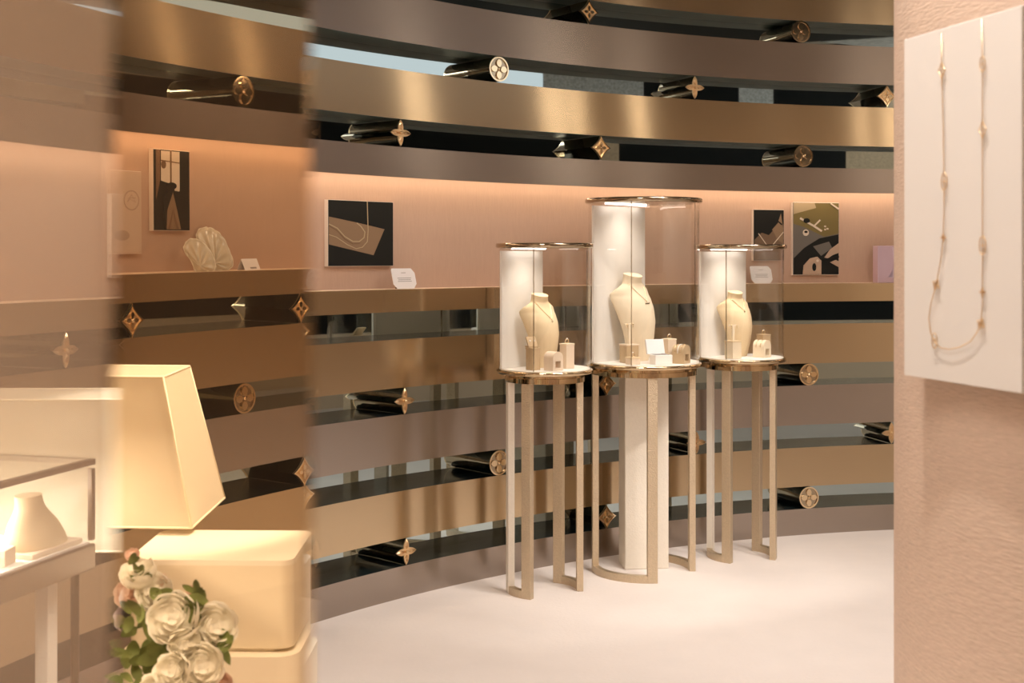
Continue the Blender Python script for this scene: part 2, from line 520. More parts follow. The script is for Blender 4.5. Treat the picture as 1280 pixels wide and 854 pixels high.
PROTO = {}
ROWH = [2.720, 2.3875, 2.0485, 1.2005, 0.867, 0.533, 0.2005]
BARS = [
 ('diamond', 735, 0, 'diamond-ended gold bar in the topmost gap, left of the round-ended bar beside it'),
 ('round', 1000, 0, 'round-ended gold bar in the topmost mirrored gap, near the pink column'),
 ('round', 622, 1, 'round-ended gold bar against the white reflection, second gap from the top'),
 ('flower', 868, 1, 'four-petalled gold bar under the grey band, second gap from the top'),
 ('diamond', 1108, 1, 'gold bar in the second gap from the top, cut off by the pink column'),
 ('flower', 500, 2, 'four-petalled gold bar in the dark gap just above the lit niche'),
 ('diamond', 750, 2, 'diamond-ended gold bar in the dark gap just above the tallest showcase'),
 ('round', 1003, 2, 'round-ended gold bar in the dark gap above the jeweller hands photograph'),
 ('round', 303, 2, 'round-ended gold bar above the niche, seen through the bronze glass'),
 ('diamond', 374, 3, 'diamond-ended gold bar under the shelf, at the right edge of the bronze glass'),
 ('diamond', 163, 3, 'diamond-ended gold bar under the shelf, above the lampshade'),
 ('flower', 81, 3, 'four-petalled gold bar under the shelf, behind the hazy glass'),
 ('flower', 505, 4, 'four-petalled gold bar in the second gap below the shelf, left of the showcases'),
 ('diamond', 757, 4, 'diamond-ended gold bar just under the deck of the tallest showcase'),
 ('round', 1010, 4, 'round-ended gold bar in the second gap below the shelf, right of the showcases'),
 ('round', 303, 4, 'round-ended gold bar to the right of the lampshade'),
 ('round', 622, 5, 'round-ended gold bar behind the lit leg of the left showcase'),
 ('flower', 870, 5, 'four-petalled gold bar behind the right leg of the tallest showcase'),
 ('flower', 1114, 5, 'gold bar in the second gap from the floor, cut off by the pink column'),
 ('diamond', 378, 5, 'diamond-ended gold bar above the cream cabinet, in the second gap from the floor'),
 ('flower', 507, 6, 'four-petalled gold bar in the lowest gap, near the cream cabinet'),
 ('diamond', 757, 6, 'diamond-ended gold bar in the lowest gap, behind the legs of the tallest showcase'),
 ('round', 1010, 6, 'round-ended gold bar in the lowest gap, right of the right showcase'),
]
for kind, x, row, lab in BARS:
    p, th, t = wall_at(x, R + 0.004)
    if kind not in PROTO:
        PROTO[kind] = make_bar(kind); o = PROTO[kind]
    else:
        o = copy_tree(PROTO[kind])
    o.location = (p.x, p.y, ROWH[row]); o.rotation_euler = (0, 0, th + PI)
    o['label'] = lab; o['group'] = 'gold bars between the wall bands'

# ------------------------------------------------------------------ prints, cards and shells in the niche
def wall_frame(x0, x1, r):
    """frame on the niche wall between photo columns x0..x1: centre, heading, width and depth along the sight line"""
    pa, ta, za = wall_at(x0, r); pb, tb, zb = wall_at(x1, r)
    c = (pa + pb) / 2
    d = pb - pa
    return c, math.atan2(d.y, d.x), d.length, (za + zb) / 2

def hgt(y, Z): return EYE - (y - HOR) * Z / F

def make_print(name, label, x0, x1, y0, y1, bg, shapes, mats, cat='picture', thick=0.022):
    """shapes: (material index, polygon in photo pixels)"""
    c, rz, w, Z = wall_frame(x0, x1, R + DEP - thick - 0.003)
    z0, z1 = hgt(y1, Z), hgt(y0, Z)
    root = thing(name, label, cat, (c.x, c.y, (z0 + z1) / 2), rz)
    H = z1 - z0
    MB().box((0, thick / 2 + 0.002, 0), (w, thick, H)).build('board', M['frame_edge'], root)
    b = MB().box((0, 0.001, 0), (w * 0.985, 0.002, H * 0.985), mi=0)
    lay = 0.0
    for mi, poly in shapes:
        lay += 0.0004
        q = [(max(-0.49, min(0.49, (px - (x0 + x1) / 2) / (x1 - x0))) * w, max(-0.49, min(0.49, ((y0 + y1) / 2 - py) / (y1 - y0))) * H) for px, py in poly]
        area = sum(q[i][0] * q[(i + 1) % len(q)][1] - q[(i + 1) % len(q)][0] * q[i][1] for i in range(len(q)))
        if area < 0: q = q[::-1]
        T = Matrix(((1, 0, 0, 0), (0, 0, -1, 0), (0, 1, 0, 0), (0, 0, 0, 1)))
        b.prism(q, 0.0, lay, mi, T=T)
    b.build('photograph', [bg] + mats, root)
    return root

def stroke(pts, w):
    """polyline -> thin polygon in photo pixels"""
    L, Rr = [], []
    for i, p in enumerate(pts):
        a = pts[max(0, i - 1)]; b = pts[min(len(pts) - 1, i + 1)]
        dx, dy = b[0] - a[0], b[1] - a[1]; l = math.hypot(dx, dy) or 1
        nx, ny = -dy / l * w / 2, dx / l * w / 2
        L.append((p[0] + nx, p[1] + ny)); Rr.append((p[0] - nx, p[1] - ny))
    return L + Rr[::-1]

def ell(cx, cy, a, b, n=18, rot=0):
    c, s = math.cos(rot), math.sin(rot)
    return [(cx + a * math.cos(2 * PI * k / n) * c - b * math.sin(2 * PI * k / n) * s, cy + a * math.cos(2 * PI * k / n) * s + b * math.sin(2 * PI * k / n) * c) for k in range(n)]

def ink(name, c): return pbr(name, c, 0.7, spec=0.12)
I_black = ink('print black', (0.018, 0.018, 0.016)); I_hand = ink('print skin', (0.27, 0.18, 0.11)); I_gold = ink('print gold', (0.46, 0.36, 0.22))
I_grey = ink('print grey', (0.16, 0.145, 0.125)); I_olive = ink('print olive', (0.20, 0.155, 0.06)); I_pale = ink('print pale', (0.70, 0.60, 0.48))
I_brown = ink('print brown', (0.20, 0.12, 0.07)); I_dskin = ink('print dim skin', (0.19, 0.125, 0.08)); I_skin = ink('print light skin', (0.50, 0.36, 0.26))
# necklace on a suede board
make_print('framed_print', 'dark square print of a gold necklace on suede, left of the showcases', 410, 492, 251, 333, I_black,
    [(1, [(411, 272), (448, 279), (480, 286), (466, 319), (411, 306)]),
     (2, stroke([(411, 281), (421, 286), (430, 296), (440, 302), (448, 302), (454, 297), (455, 290), (450, 283), (445, 279)], 1.2)),
     (2, stroke([(411, 294), (420, 297), (433, 306), (444, 311), (452, 309), (458, 302), (459, 288), (458, 251)], 0.9)),
     (3, stroke([(411, 283), (421, 289), (430, 299), (440, 305), (449, 304)], 1.0))],
    [I_hand, I_gold, I_brown])
# neck with chain
make_print('framed_print', 'small dark print of a bare neck, behind the right showcase', 942, 980, 262, 326, I_black,
    [(1, [(943, 300), (952, 291), (961, 294), (970, 284), (979, 280), (979, 325), (943, 325)]),
     (2, [(965, 287), (973, 278), (979, 284), (979, 305), (972, 300)]),
     (2, [(973, 276), (976, 267), (978, 280)]),
     (3, stroke([(948, 292), (958, 306)], 0.8)), (3, stroke([(979, 290), (966, 306)], 0.8))],
    [I_dskin, I_hand, I_pale])
# jeweller at the bench
make_print('framed_print', 'tall print of a jeweller working at a bench, right of the showcases', 991, 1049, 253, 344, I_grey,
    [(1, [(992, 254), (1048, 254), (1048, 292), (1030, 296), (1005, 284), (992, 280)]),
     (2, [(992, 254), (1018, 254), (1020, 260), (992, 268)]),
     (3, [(992, 323), (1005, 310), (1024, 298), (1048, 293), (1048, 343), (992, 343)]),
     (0, [(1016, 308), (1036, 302), (1040, 310), (1026, 320)]),
     (4, stroke([(1000, 273), (1016, 282), (1027, 289)], 2.4)), (4, stroke([(1018, 282), (1025, 275)], 1.8)),
     (3, ell(1008, 276, 4, 3)), (4, ell(1007, 291, 3.6, 4)), (3, ell(1007, 290, 2.2, 1.6)),
     (4, ell(1031, 283, 1.2, 1)), (4, ell(1034, 286, 1.2, 1)), (4, ell(1031, 287, 1, 1)),
     (4, stroke([(1038, 254), (1048, 261)], 2)),
     (5, [(1003, 343), (1004, 332), (1012, 323), (1021, 321), (1026, 326), (1026, 343)]), (5, ell(1014, 328, 7, 3.6, rot=-0.5)), (3, ell(1017, 334, 2.5, 5)),
     (5, [(1030, 322), (1037, 312), (1048, 304), (1048, 316), (1040, 319), (1034, 323)]), (5, [(1037, 328), (1044, 325), (1048, 327), (1048, 334)]),
     (3, stroke([(1028, 325), (1048, 321)], 2.2)), (4, ell(1021, 326, 1.6, 1.6))],
    [I_olive, I_gold, I_black, I_pale, I_skin])
# workshop window behind the bronze glass (seen 30 px higher through the glass wedge)
DY = 30
def sh(p): return [(x, y + DY) for x, y in p]
make_print('framed_print', 'narrow print of a figure before a bright window, left of the shells', 193, 238, 187 + DY, 288 + DY, I_black,
    [(1, sh([(196, 188), (201, 188), (201, 225), (196, 250)])), (2, sh([(202, 189), (225, 189), (225, 238), (220, 240), (216, 230), (202, 226)])),
     (3, sh(stroke([(214, 188), (214, 232)], 2))), (3, sh(stroke([(202, 201), (225, 203)], 1.2))), (3, sh(ell(205, 206, 3, 5))),
     (0, sh(ell(215, 232, 6, 4.5))), (0, sh([(204, 250), (210, 238), (222, 238), (228, 250), (226, 286), (206, 286)])),
     (4, sh([(209, 262), (216, 240), (221, 262), (226, 286), (208, 286)])), (3, sh(stroke([(211, 286), (216, 262), (222, 286)], 3)))],
    [I_brown, I_pale, I_brown, I_hand])
# pale panel with two embossed seals
sealmat = pbr('embossed pale card', (0.62, 0.47, 0.36), 0.7)
seal2 = pbr('embossed seal', (0.48, 0.35, 0.26), 0.7)
make_print('embossed_plaque', 'pale panel with round embossed seals, left of the narrow window print', 140, 178, 213 + DY, 317 + DY, sealmat,
    [(1, sh(ell(165, 250, 10, 13))), (0, sh(ell(165, 250, 8.5, 11))), (1, sh(stroke([(160, 252), (165, 243), (170, 252), (160, 247), (170, 247)], 1.4))),
     (1, sh(ell(153, 294, 9, 6.5)))], [seal2])

def card(label, x0, x1, ytop, ybot, skew, lines=True, cut=True, r=R + 0.05):
    """white card standing on the shelf on a small easel"""
    c, rz, w, Z = wall_frame(x0, x1, r)
    h = (ybot - ytop) * Z / F
    root = thing('info_card', label, 'card', (c.x, c.y, 1.3605), rz + skew, 'white cards on the niche shelf')
    tilt = Matrix.Rotation(math.radians(-14), 3, 'X')
    k = 0.14 * w if cut else 0.001
    poly = [(-w / 2, 0), (w / 2, 0), (w / 2, h - k), (w / 2 - k, h), (-w / 2, h)] if not cut else \
           [(-w / 2 + k, 0), (w / 2 - k, 0), (w / 2, k), (w / 2, h - k), (w / 2 - k, h), (-w / 2 + k * 0.3, h), (-w / 2, h - k * 0.3), (-w / 2, k)]
    T = tilt.to_4x4() @ Matrix(((1, 0, 0, 0), (0, 0, -1, 0), (0, 1, 0, 0.0), (0, 0, 0, 1)))
    MB().prism(poly, 0, 0.003, T=T).build('sheet', M['paper'], root)
    if lines:
        l = MB()
        for dx, yy, ww in ((0.0, 0.78, 0.2), (0, 0.52, 0.6), (0, 0.44, 0.55), (0, 0.36, 0.6)):
            l.box(tilt @ Vector((dx * w, -0.0033, yy * h)), (ww * w, 0.0006, 0.0022), mat=tilt)
        l.build('text_line', M['ink'], root)
    s = MB().prism([(0, 0), (0.05, 0), (0.0125, 0.05)], -0.012, 0.012, T=Matrix(((0, 0, 1, 0), (1, 0, 0, 0.004), (0, 1, 0, 0), (0, 0, 0, 1))))
    s.build('easel', M['dark'], root)
    return root
card('white card on a black easel below the square necklace print', 491, 523, 335, 361, 0.12)
card('white card on the shelf seen through the right showcase glass', 939, 967, 332, 354, 0.10)
# folded tent card by the shells
c, rz, w, Z = wall_frame(305, 328, R + 0.05)
tent = thing('tent_card', 'small folded white card standing to the right of the shells', 'card', (c.x, c.y, 1.3605), rz + 0.15, 'white cards on the niche shelf')
hh = 14 * Z / F
MB().add([(-w / 2, 0, 0), (w / 2, 0, 0), (w / 2, 0.02, hh), (-w / 2, 0.02, hh), (-w / 2, 0.04, 0), (w / 2, 0.04, 0),
          (-w / 2, 0.002, 0), (w / 2, 0.002, 0), (w / 2, 0.02, hh - 0.003), (-w / 2, 0.02, hh - 0.003), (-w / 2, 0.038, 0), (w / 2, 0.038, 0)],
         [(0, 1, 2, 3), (3, 2, 5, 4), (7, 6, 9, 8), (8, 9, 10, 11), (0, 3, 9, 6), (3, 4, 10, 9), (1, 7, 8, 2), (2, 8, 11, 5)]).build('sheet', M['paper'], tent)
MB().box((0.008, 0.004, hh * 0.18), (w * 0.4, 0.0012, hh * 0.16), mat=Matrix.Rotation(math.radians(-22), 3, 'X')).build('text_line', M['ink'], tent)

# two mother-of-pearl shells
def shell(label, outline, x_c, base_y, r, bulge):
    p, th, Z = wall_at(x_c, r)
    root_c = Vector((p.x, p.y, 1.36))
    pts = [((px - x_c) * Z / F, (base_y - py) * Z / F) for px, py in outline]
    cx = sum(a for a, b in pts) / len(pts); cy = sum(b for a, b in pts) / len(pts)
    # dense outline
    dens = []
    n = len(pts)
    for i in range(n):
        p0, p1, p2, p3 = (Vector(pts[(i + k) % n]) for k in (-1, 0, 1, 2))
        for k in range(5):
            t = k / 5
            dens.append(0.5 * ((2 * p1) + (p2 - p0) * t + (2 * p0 - 5 * p1 + 4 * p2 - p3) * t * t + (3 * p1 - p0 - 3 * p2 + p3) * t ** 3))
    dens = [d * (1 + random.uniform(-0.012, 0.012)) for d in dens]
    N = len(dens); rings = 9
    vs = []; fs = []
    for side in (1, -1):
        o = len(vs)
        for j in range(rings):
            q = 1 - j / rings
            ridge = 1 + 0.03 * math.sin(j * 4.0)
            for k in range(N):
                d = dens[k]
                # growth lines spread from the hinge at the foot of the shell
                hx, hy = cx * 0.5, cy * 0.35
                x = hx + (d.x - hx) * q * (0.985 if q < 1 else 1); z = hy + (d.y - hy) * q
                y = -side * bulge * (1 - q * q) * ridge - (0.004 * side if j == 0 else 0)
                y += 0.004 * math.sin(k * 0.9) * q * (1 - q) * 3
                vs.append(Vector((x, y, max(0.0, z))))
        vs.append(Vector((cx * 0.5, -side * bulge, cy * 0.35)))
        for j in range(rings - 1):
            for k in range(N):
                k2 = (k + 1) % N
                f = (o + j * N + k, o + j * N + k2, o + (j + 1) * N + k2, o + (j + 1) * N + k)
                fs.append(f if side > 0 else f[::-1])
        for k in range(N):
            k2 = (k + 1) % N
            f = (o + (rings - 1) * N + k, o + (rings - 1) * N + k2, o + rings * N)
            fs.append(f if side > 0 else f[::-1])
    o2 = rings * N + 1
    for k in range(N):
        k2 = (k + 1) % N
        fs.append((k2, k, o2 + k, o2 + k2))
    b = MB().add(vs, fs, 0, True)
    ob = b.build('pearl_shell', M['shell'], None, root_c, (math.radians(-8), 0, 0.25))
    rim = MB().tube([Vector((d.x, 0, max(0.0025, d.y))) for d in dens], [0.0032 + 0.0012 * math.sin(k * 1.7) for k in range(N)], 8, closed=True)
    rim.build('shell_rim', M['shellrim'], ob)
    return tag(ob, label, 'shell', 'mother-of-pearl shells')
shell('tall cream mother-of-pearl shell leaning behind the smaller shell', [(262, 338), (256, 322), (248, 300), (249, 288), (259, 284), (270, 287), (280, 298), (287, 314), (291, 328), (286, 336), (274, 338)], 270, 338, R + 0.085, 0.014)
shell('broad frilled mother-of-pearl shell in front of the taller shell', [(246, 338), (241, 326), (232, 312), (233, 303), (241, 297), (252, 300), (262, 311), (268, 325), (268, 335), (260, 338)], 251, 338, R + 0.045, 0.016)

# mauve box at the right end of the shelf
c, rz, w, Z = wall_frame(1094, 1128, R + 0.07)
mbx = thing('mauve_box', 'mauve gift box on the shelf beside the pink column', 'box', (c.x, c.y, 1.3605), rz)
bh = 46 * Z / F
MB().rbox((0, 0, bh / 2), (w, 0.06, bh), 0.003).build('carton', M['mauve'], mbx)
MB().prism([(-0.10 * w, 0.03), (0.05 * w, bh * 0.12), (0.10 * w, bh * 0.5), (0.02 * w, bh * 0.96), (0.48 * w, bh * 0.96), (0.48 * w, 0.03)], 0, 0.003,
           T=Matrix(((1, 0, 0, 0), (0, 0, -1, -0.030), (0, 1, 0, 0), (0, 0, 0, 1)))).build('sleeve', M['lilac'], mbx)

# ------------------------------------------------------------------ jewellery showcases
DECK = 1.0
def showcase(label, c, rad, top, face, arcs, leg_r, pillar=False, panel=None, leg_lit=None):
    root = thing('jewellery_showcase', label, 'showcase', (c[0], c[1], 0), 0, 'round glass jewellery showcases')
    # legs and curved feet
    for ai, (a0, a1) in enumerate(arcs):
        a0, a1 = math.radians(a0), math.radians(a1)
        MB().arc(leg_r - 0.014, leg_r + 0.014, 0.0, 0.034, a0, a1, 20, c=(0, 0)).build('foot_rail', M['hammer'], root)
        for a in (a0, a1):
            MB().rbox((leg_r * math.cos(a), leg_r * math.sin(a), 0.475), (0.030, 0.047, 0.95), 0.002, a).build('leg', M['hammer_pale'] if leg_lit == (ai, a == a1) else M['hammer'], root)  # paler copy: the spotlight on this leg is put into its colour
    if pillar:
        px, py = pillar
        MB().rbox((px, py, 0.475), (0.215, 0.15, 0.95), 0.006, 0.12).build('pillar', M['hammer_pale'], root)
    b = MB(); b.cyl((0, 0), leg_r + 0.022, 0.945, 0.966, 64, 0)
    b.cyl((0, 0), leg_r + 0.004, 0.966, 0.982, 64, 0)
    b.build('under_ring', M['rimgold'], root)
    b = MB()
    b.lathe([(rad - 0.012, 0.979), (rad - 0.002, 0.981), (rad + 0.004, 0.985), (rad + 0.004, 0.997), (rad, 1.0)], n=80)
    b.build('deck_rim', M['rimgold'], root)
    MB().cyl((0, 0), rad - 0.008, 0.9995, 1.004, 80, 0).build('deck', M['deck'], root)
    # glass wall
    g = MB()
    n = 72; ro, ri = rad - 0.006, rad - 0.011
    g.arc(ri, ro, 1.0005, top - 0.016, 0, 2 * PI * 0.9999, n, c=(0, 0))
    g.build('glass_wall', M['glass'], root)
    for a in (face + 148, face - 70, face + 52):
        a = math.radians(a)
        e = MB()
        e.box(((rad - 0.0085) * math.cos(a), (rad - 0.0085) * math.sin(a), (1.0 + top) / 2 - 0.008), (0.0055, 0.004, top - 1.02), a)
        e.build('glass_seam', M['edge'], root)
    # top plate
    t = MB()
    t.lathe([(rad - 0.01, top - 0.018), (rad + 0.003, top - 0.017), (rad + 0.008, top - 0.012), (rad + 0.008, top), (rad + 0.004, top + 0.004)], n=80)
    t.build('top_plate', M['dgold'], root)
    # back panel and its light
    off, half = panel
    f = math.radians(face)
    pc = Vector((-off * math.cos(f), -off * math.sin(f), 0))
    MB().rbox((pc.x, pc.y, (1.004 + top - 0.03) / 2), (0.012, half * 2, top - 1.034), 0.002, f).build('back_panel', M['white'], root)
    lp = pc + Vector((math.cos(f), math.sin(f), 0)) * 0.04
    MB().box((lp.x, lp.y, top - 0.020), (0.018, half * 1.5, 0.006), f).build('light_bar', M['downlight'], root)
    ld = bpy.data.lights.new('case_lamp', 'AREA'); ld.shape = 'DISK'; ld.size = rad * 0.9
    ld.energy = CASE_W * (rad / 0.21) ** 1.3; ld.color = (1.0, 0.90, 0.78); ld.spread = math.radians(130)
    lo = bpy.data.objects.new('case_lamp', ld); COL.objects.link(lo)
    lo.location = (c[0] + 0.03 * math.cos(f), c[1] + 0.03 * math.sin(f), top - 0.026)
    return root

CASE_W = 0.75
CL, CM, CR = (0.147, 5.764), (0.63, 6.13), (1.151, 6.42)
showcase('left low round glass jewellery showcase on four metal legs', CL, 0.2125, 1.560, -35, ((192, 240), (2, 64)), 0.158, panel=(0.125, 0.165), leg_lit=(0, False))
showcase('middle tallest and widest round glass jewellery showcase with white pillar', CM, 0.272, 1.776, -38, ((182, 274), (2, 92)), 0.232, pillar=(0.01, 0.10), panel=(0.139, 0.227))
showcase('right low round glass jewellery showcase nearest the pink column', CR, 0.215, 1.560, -51, ((157, 234), (-21, 50)), 0.158, panel=(0.122, 0.170), leg_lit=(0, False))

# ------------------------------------------------------------------ necklace busts
SEC = [(0, .056, .040, -.020), (.03, .059, .045, -.026), (.09, .070, .052, -.034), (.15, .086, .055, -.034), (.20, .098, .052, -.026), (.235, .104, .046, -.014),
       (.255, .103, .040, -.005), (.270, .092, .036, .002), (.283, .070, .034, .007), (.293, .052, .034, .010), (.310, .046, .038, .010), (.330, .044, .040, .008)]
def sec_at(z):
    for i in range(len(SEC) - 1):
        a, b = SEC[i], SEC[i + 1]
        if a[0] <= z <= b[0]:
            t = (z - a[0]) / (b[0] - a[0])
            return [a[k] + (b[k] - a[k]) * t for k in range(4)]
    return list(SEC[-1])
def sweep(z): return 3.6 * max(0.0, min(1.0, (0.29 - z) / 0.04))
def front_y(x, z, k=1.0):
    _, w, d, o = sec_at(z / k)
    x = x / k
    q = max(0.0, 1 - (x / w) ** 2)
    return k * (o - d * math.sqrt(q) + sweep(z / k) * x * x)

def make_bust(label, c, rz, k, mat, z=DECK + 0.0045):
    N = 36; vs = []; fs = []
    zs = []
    for i in range(len(SEC) - 1):
        for t in (0, 0.34, 0.67):
            zs.append(SEC[i][0] + (SEC[i + 1][0] - SEC[i][0]) * t)
    zs.append(SEC[-1][0])
    for zz in zs:
        _, w, d, o = sec_at(zz)
        for j in range(N):
            a = 2 * PI * j / N
            x = w * math.cos(a); s_ = math.sin(a)
            dd = d if s_ < 0 else d * 0.45
            y = o + dd * s_ + sweep(zz) * x * x
            tip = 0.0
            if zz > 0.30:      # neck cut slants down towards the front
                tip = (zz - 0.30) / 0.03 * 0.30 * (y - o)
            vs.append((x * k, y * k, (zz + tip) * k))
    L = len(zs)
    for i in range(L - 1):
        for j in range(N):
            j2 = (j + 1) % N
            fs.append((i * N + j, i * N + j2, (i + 1) * N + j2, (i + 1) * N + j))
    b = MB().add(vs, fs, 0, True)
    b.add(vs[:N], [list(range(N))[::-1]]); b.add(vs[-N:], [list(range(N))])
    o = b.build('necklace_bust', mat, None, (c[0], c[1], z), (0, 0, rz))
    return tag(o, label, 'jewellery bust', 'necklace busts in the showcases')

def necklace_on(label, c, rz, k, drop, pend, z=DECK + 0.0045):
    root = thing('fine_necklace', label, 'necklace', (c[0], c[1], z), rz, 'necklaces on the busts')
    path = []
    for i in range(25):
        u = -1 + 2 * i / 24
        x = 0.046 * u; zz = 0.296 - (0.296 - drop) * (1 - abs(u)) ** 0.9
        path.append(Vector((x * k, front_y(x * k, zz * k, k) - 0.0022, zz * k)))
    MB().tube(path, 0.0011, 6).build('chain', M['gold'], root)
    for dx in pend:
        m = MB()
        p = Vector((dx, front_y(dx, (drop - 0.006) * k, k) - 0.003, (drop - 0.006) * k))
        m.torus(p, 0.0036, 0.0011, Matrix.Rotation(PI / 2, 3, 'X'), 16, 6)
        m.ball(p, 0.0022)
        m.build('pendant', M['dgold'], root)
    return root
B1, B2, B3 = (0.128, 5.80), (0.585, 6.185), (1.13, 6.47)
make_bust('cream bust with fine pendant in the left showcase', B1, math.radians(44), 1.0, M['bust'])
make_bust('tall pale bust in the middle showcase', B2, math.radians(46), 1.26, M['bustpale'])
make_bust('golden cream bust in the right showcase', B3, math.radians(34), 0.98, M['bust'])
necklace_on('fine chain with one small pendant on the left showcase bust', B1, math.radians(44), 1.0, 0.215, (0.0,))
necklace_on('fine chain with three small pendants on the tall pale bust', B2, math.radians(46), 1.26, 0.225, (-0.011, 0.0, 0.011))
necklace_on('fine chain with one tiny pendant on the right showcase bust', B3, math.radians(34), 0.98, 0.235, (0.0,))

# ------------------------------------------------------------------ small stands and jewels
D0 = DECK + 0.0045
def pedestal(label, c, w, h, rz, mat, capmat, grp='suede pedestals in the showcases'):
    root = thing('suede_pedestal', label, 'pedestal', (c[0], c[1], D0), rz, grp)
    MB().rbox((0, 0, (h - 0.006) / 2), (w, w, h - 0.006), 0.0015).build('column', mat, root)
    MB().rbox((0, 0, h - 0.0035), (w * 1.06, w * 1.06, 0.007), 0.0012).build('cap', capmat, root)
    return root
def ring_up(label, c, z, rz):
    T = Matrix.Rotation(rz, 3, 'Z') @ Matrix.Rotation(PI / 2, 3, 'X')
    root = thing('gold_ring', label, 'ring', (c[0], c[1], z), 0, 'rings in the showcases')
    MB().torus((0, 0, 0.0106), 0.0085, 0.0021, T, 24, 8).build('band', M['gold'], root)
    MB().ball((0, 0, 0.0205), 0.0035, n=10).build('stone', M['pearl'], root)
    return root
def arch_stand(label, c, w, h, d, rz, mat):
    """arched block with a square window"""
    root = thing('arched_stand', label, 'bracelet stand', (c[0], c[1], D0), rz, 'arched stands in the showcases')
    n = 18; r = w / 2
    out = [(-r, 0)] + [(-r * math.cos(PI * k / n), h - r * 0.9 + r * 0.9 * math.sin(PI * k / n)) for k in range(n + 1)] + [(r, 0)]
    wi, b0, b1 = w * 0.26, h * 0.14, h * 0.50
    inn = [(-wi, b0), (-wi, b1), (wi, b1), (wi, b0)]
    # split the frame into four prisms round the window
    T = Matrix(((1, 0, 0, 0), (0, 0, -1, d / 2), (0, 1, 0, 0), (0, 0, 0, 1)))
    m = MB()
    m.prism([(-r, 0), (r, 0), (r, b0), (-r, b0)], 0, d, T=T)
    m.prism([(-r, b0), (-wi, b0), (-wi, b1), (-r, b1)], 0, d, T=T); m.prism([(wi, b0), (r, b0), (r, b1), (wi, b1)], 0, d, T=T)
    up = [(-r, b1), (r, b1)] + [p for p in out[1:-1]][::-1]
    m.prism(up, 0, d, T=T, smooth=False)
    m.build('arch', mat, root)
    return root
def bangle(label, c, w, h, rz, off, mat, grp):
    """slim band wrapped over an arched stand, off = shift along the stand's depth"""
    n = 18; r = w / 2 + 0.0022
    pts = []
    T = Matrix.Rotation(rz, 3, 'Z')
    for k in range(n + 1):
        a = PI * k / n
        pts.append(T @ Vector((-r * math.cos(a), off, h - r * 0.9 + r * 0.9 * math.sin(a) + 0.001)))
    low = h * 0.53
    pts = [T @ Vector((-w * 0.24, off, low)), T @ Vector((-r, off, low + 0.003))] + pts + [T @ Vector((r, off, low + 0.003)), T @ Vector((w * 0.24, off, low))]
    o = MB().tube(pts, 0.0016, 6, closed=True).build('slim_bangle', mat, None, (c[0], c[1], D0))
    return tag(o, label, 'bracelet', grp)

# left showcase
P = (0.093, 5.640)
pedestal('tan pedestal with an earring card on top, left showcase', P, 0.046, 0.098, 0.7, M['tan'], M['tan'])
ec = thing('earring_card', 'slanted tan card with pearl studs on the left showcase pedestal', 'earring card', (P[0], P[1], D0 + 0.0985), 0.55)
tl = Matrix.Rotation(math.radians(-28), 3, 'X')
MB().rbox(tl @ Vector((0, 0, 0.026)), (0.048, 0.007, 0.052), 0.001, mat=tl).rbox((0, 0.012, 0.004), (0.048, 0.034, 0.008), 0.001).build('card', M['tan'], ec)
for s_, nm in ((-1, 'left-hand'), (1, 'right-hand')):
    p = Vector((P[0], P[1], D0 + 0.0985)) + Matrix.Rotation(0.55, 3, 'Z') @ (tl @ Vector((s_ * 0.011, -0.0058, 0.030)))
    tag(MB().ball((0, 0, 0), 0.0042).build('stud_earring', M['pearl'], None, p), 'pearl stud on the slanted tan earring card, left showcase', 'earring', 'pearl studs on the slanted card')
P = (0.182, 5.622)
arch_stand('pale arched ring stand at the front of the left showcase', P, 0.062, 0.083, 0.058, 0.75, M['paletan'])
P = (0.246, 5.722)
pedestal('tall pale pedestal topped by a ring, left showcase', P, 0.047, 0.112, 0.65, M['paletan'], M['bustpale'])
ring_up('pearl-set gold ring upright on the tall pale pedestal, left showcase', P, D0 + 0.112, 0.3)
# middle showcase
P = (0.560, 5.935)
pedestal('low tan block with a ring, left front of the middle showcase', P, 0.050, 0.034, 0.45, M['paletan'], M['bust'])
ring_up('gold ring standing on the low block, middle showcase', P, D0 + 0.034, 0.3)
P = (0.552, 6.035)
pedestal('tan box pedestal behind the low ring block, middle showcase', P, 0.066, 0.088, 0.45, M['tan'], M['paletan'])
es = thing('earring_stand', 'slim cream stand holding two drop earrings, middle showcase', 'earring stand', (P[0], P[1], D0 + 0.088), 0.45)
MB().rbox((0, 0, 0.045), (0.012, 0.012, 0.09), 0.001).build('post', M['bustpale'], es)
MB().rbox((0, 0, 0.093), (0.052, 0.012, 0.008), 0.001).build('crossbar', M['bustpale'], es)
def drops(P, z, rz, lab, grp):
    for s_ in (-1, 1):
        p = Vector((P[0], P[1], z)) + Matrix.Rotation(rz, 3, 'Z') @ Vector((s_ * 0.016, -0.0105, 0))
        o = MB().ball((0, 0, 0), 0.0040).tube([(0, 0, 0), (0, 0, -0.010)], 0.0010, 5).ball((0, 0, -0.012), 0.0028, n=10).build('drop_earring', M['gold'], None, p)
        tag(o, lab, 'earring', grp)
drops(P, D0 + 0.181, 0.45, 'small gold drop earring hanging on the middle showcase stand', 'drop earrings in the middle showcase')
P = (0.692, 5.945)
jb = thing('jewellery_box', 'open white jewellery box with lid raised, middle showcase', 'box', (P[0], P[1], D0), 0.35)
MB().rbox((0, 0, 0.022), (0.088, 0.062, 0.044), 0.002).build('base', M['white'], jb)
MB().box((0, 0, 0.0447), (0.070, 0.046, 0.002)).box((0.014, -0.004, 0.047), (0.02, 0.012, 0.004)).build('tray', M['ink'], jb)
lt = Matrix.Rotation(math.radians(-16), 3, 'X')
MB().rbox(Vector((-0.012, 0.030, 0.044)) + lt @ Vector((0, 0, 0.036)), (0.092, 0.012, 0.070), 0.002, mat=lt).build('lid', M['paper'], jb)
P = (0.745, 6.06)
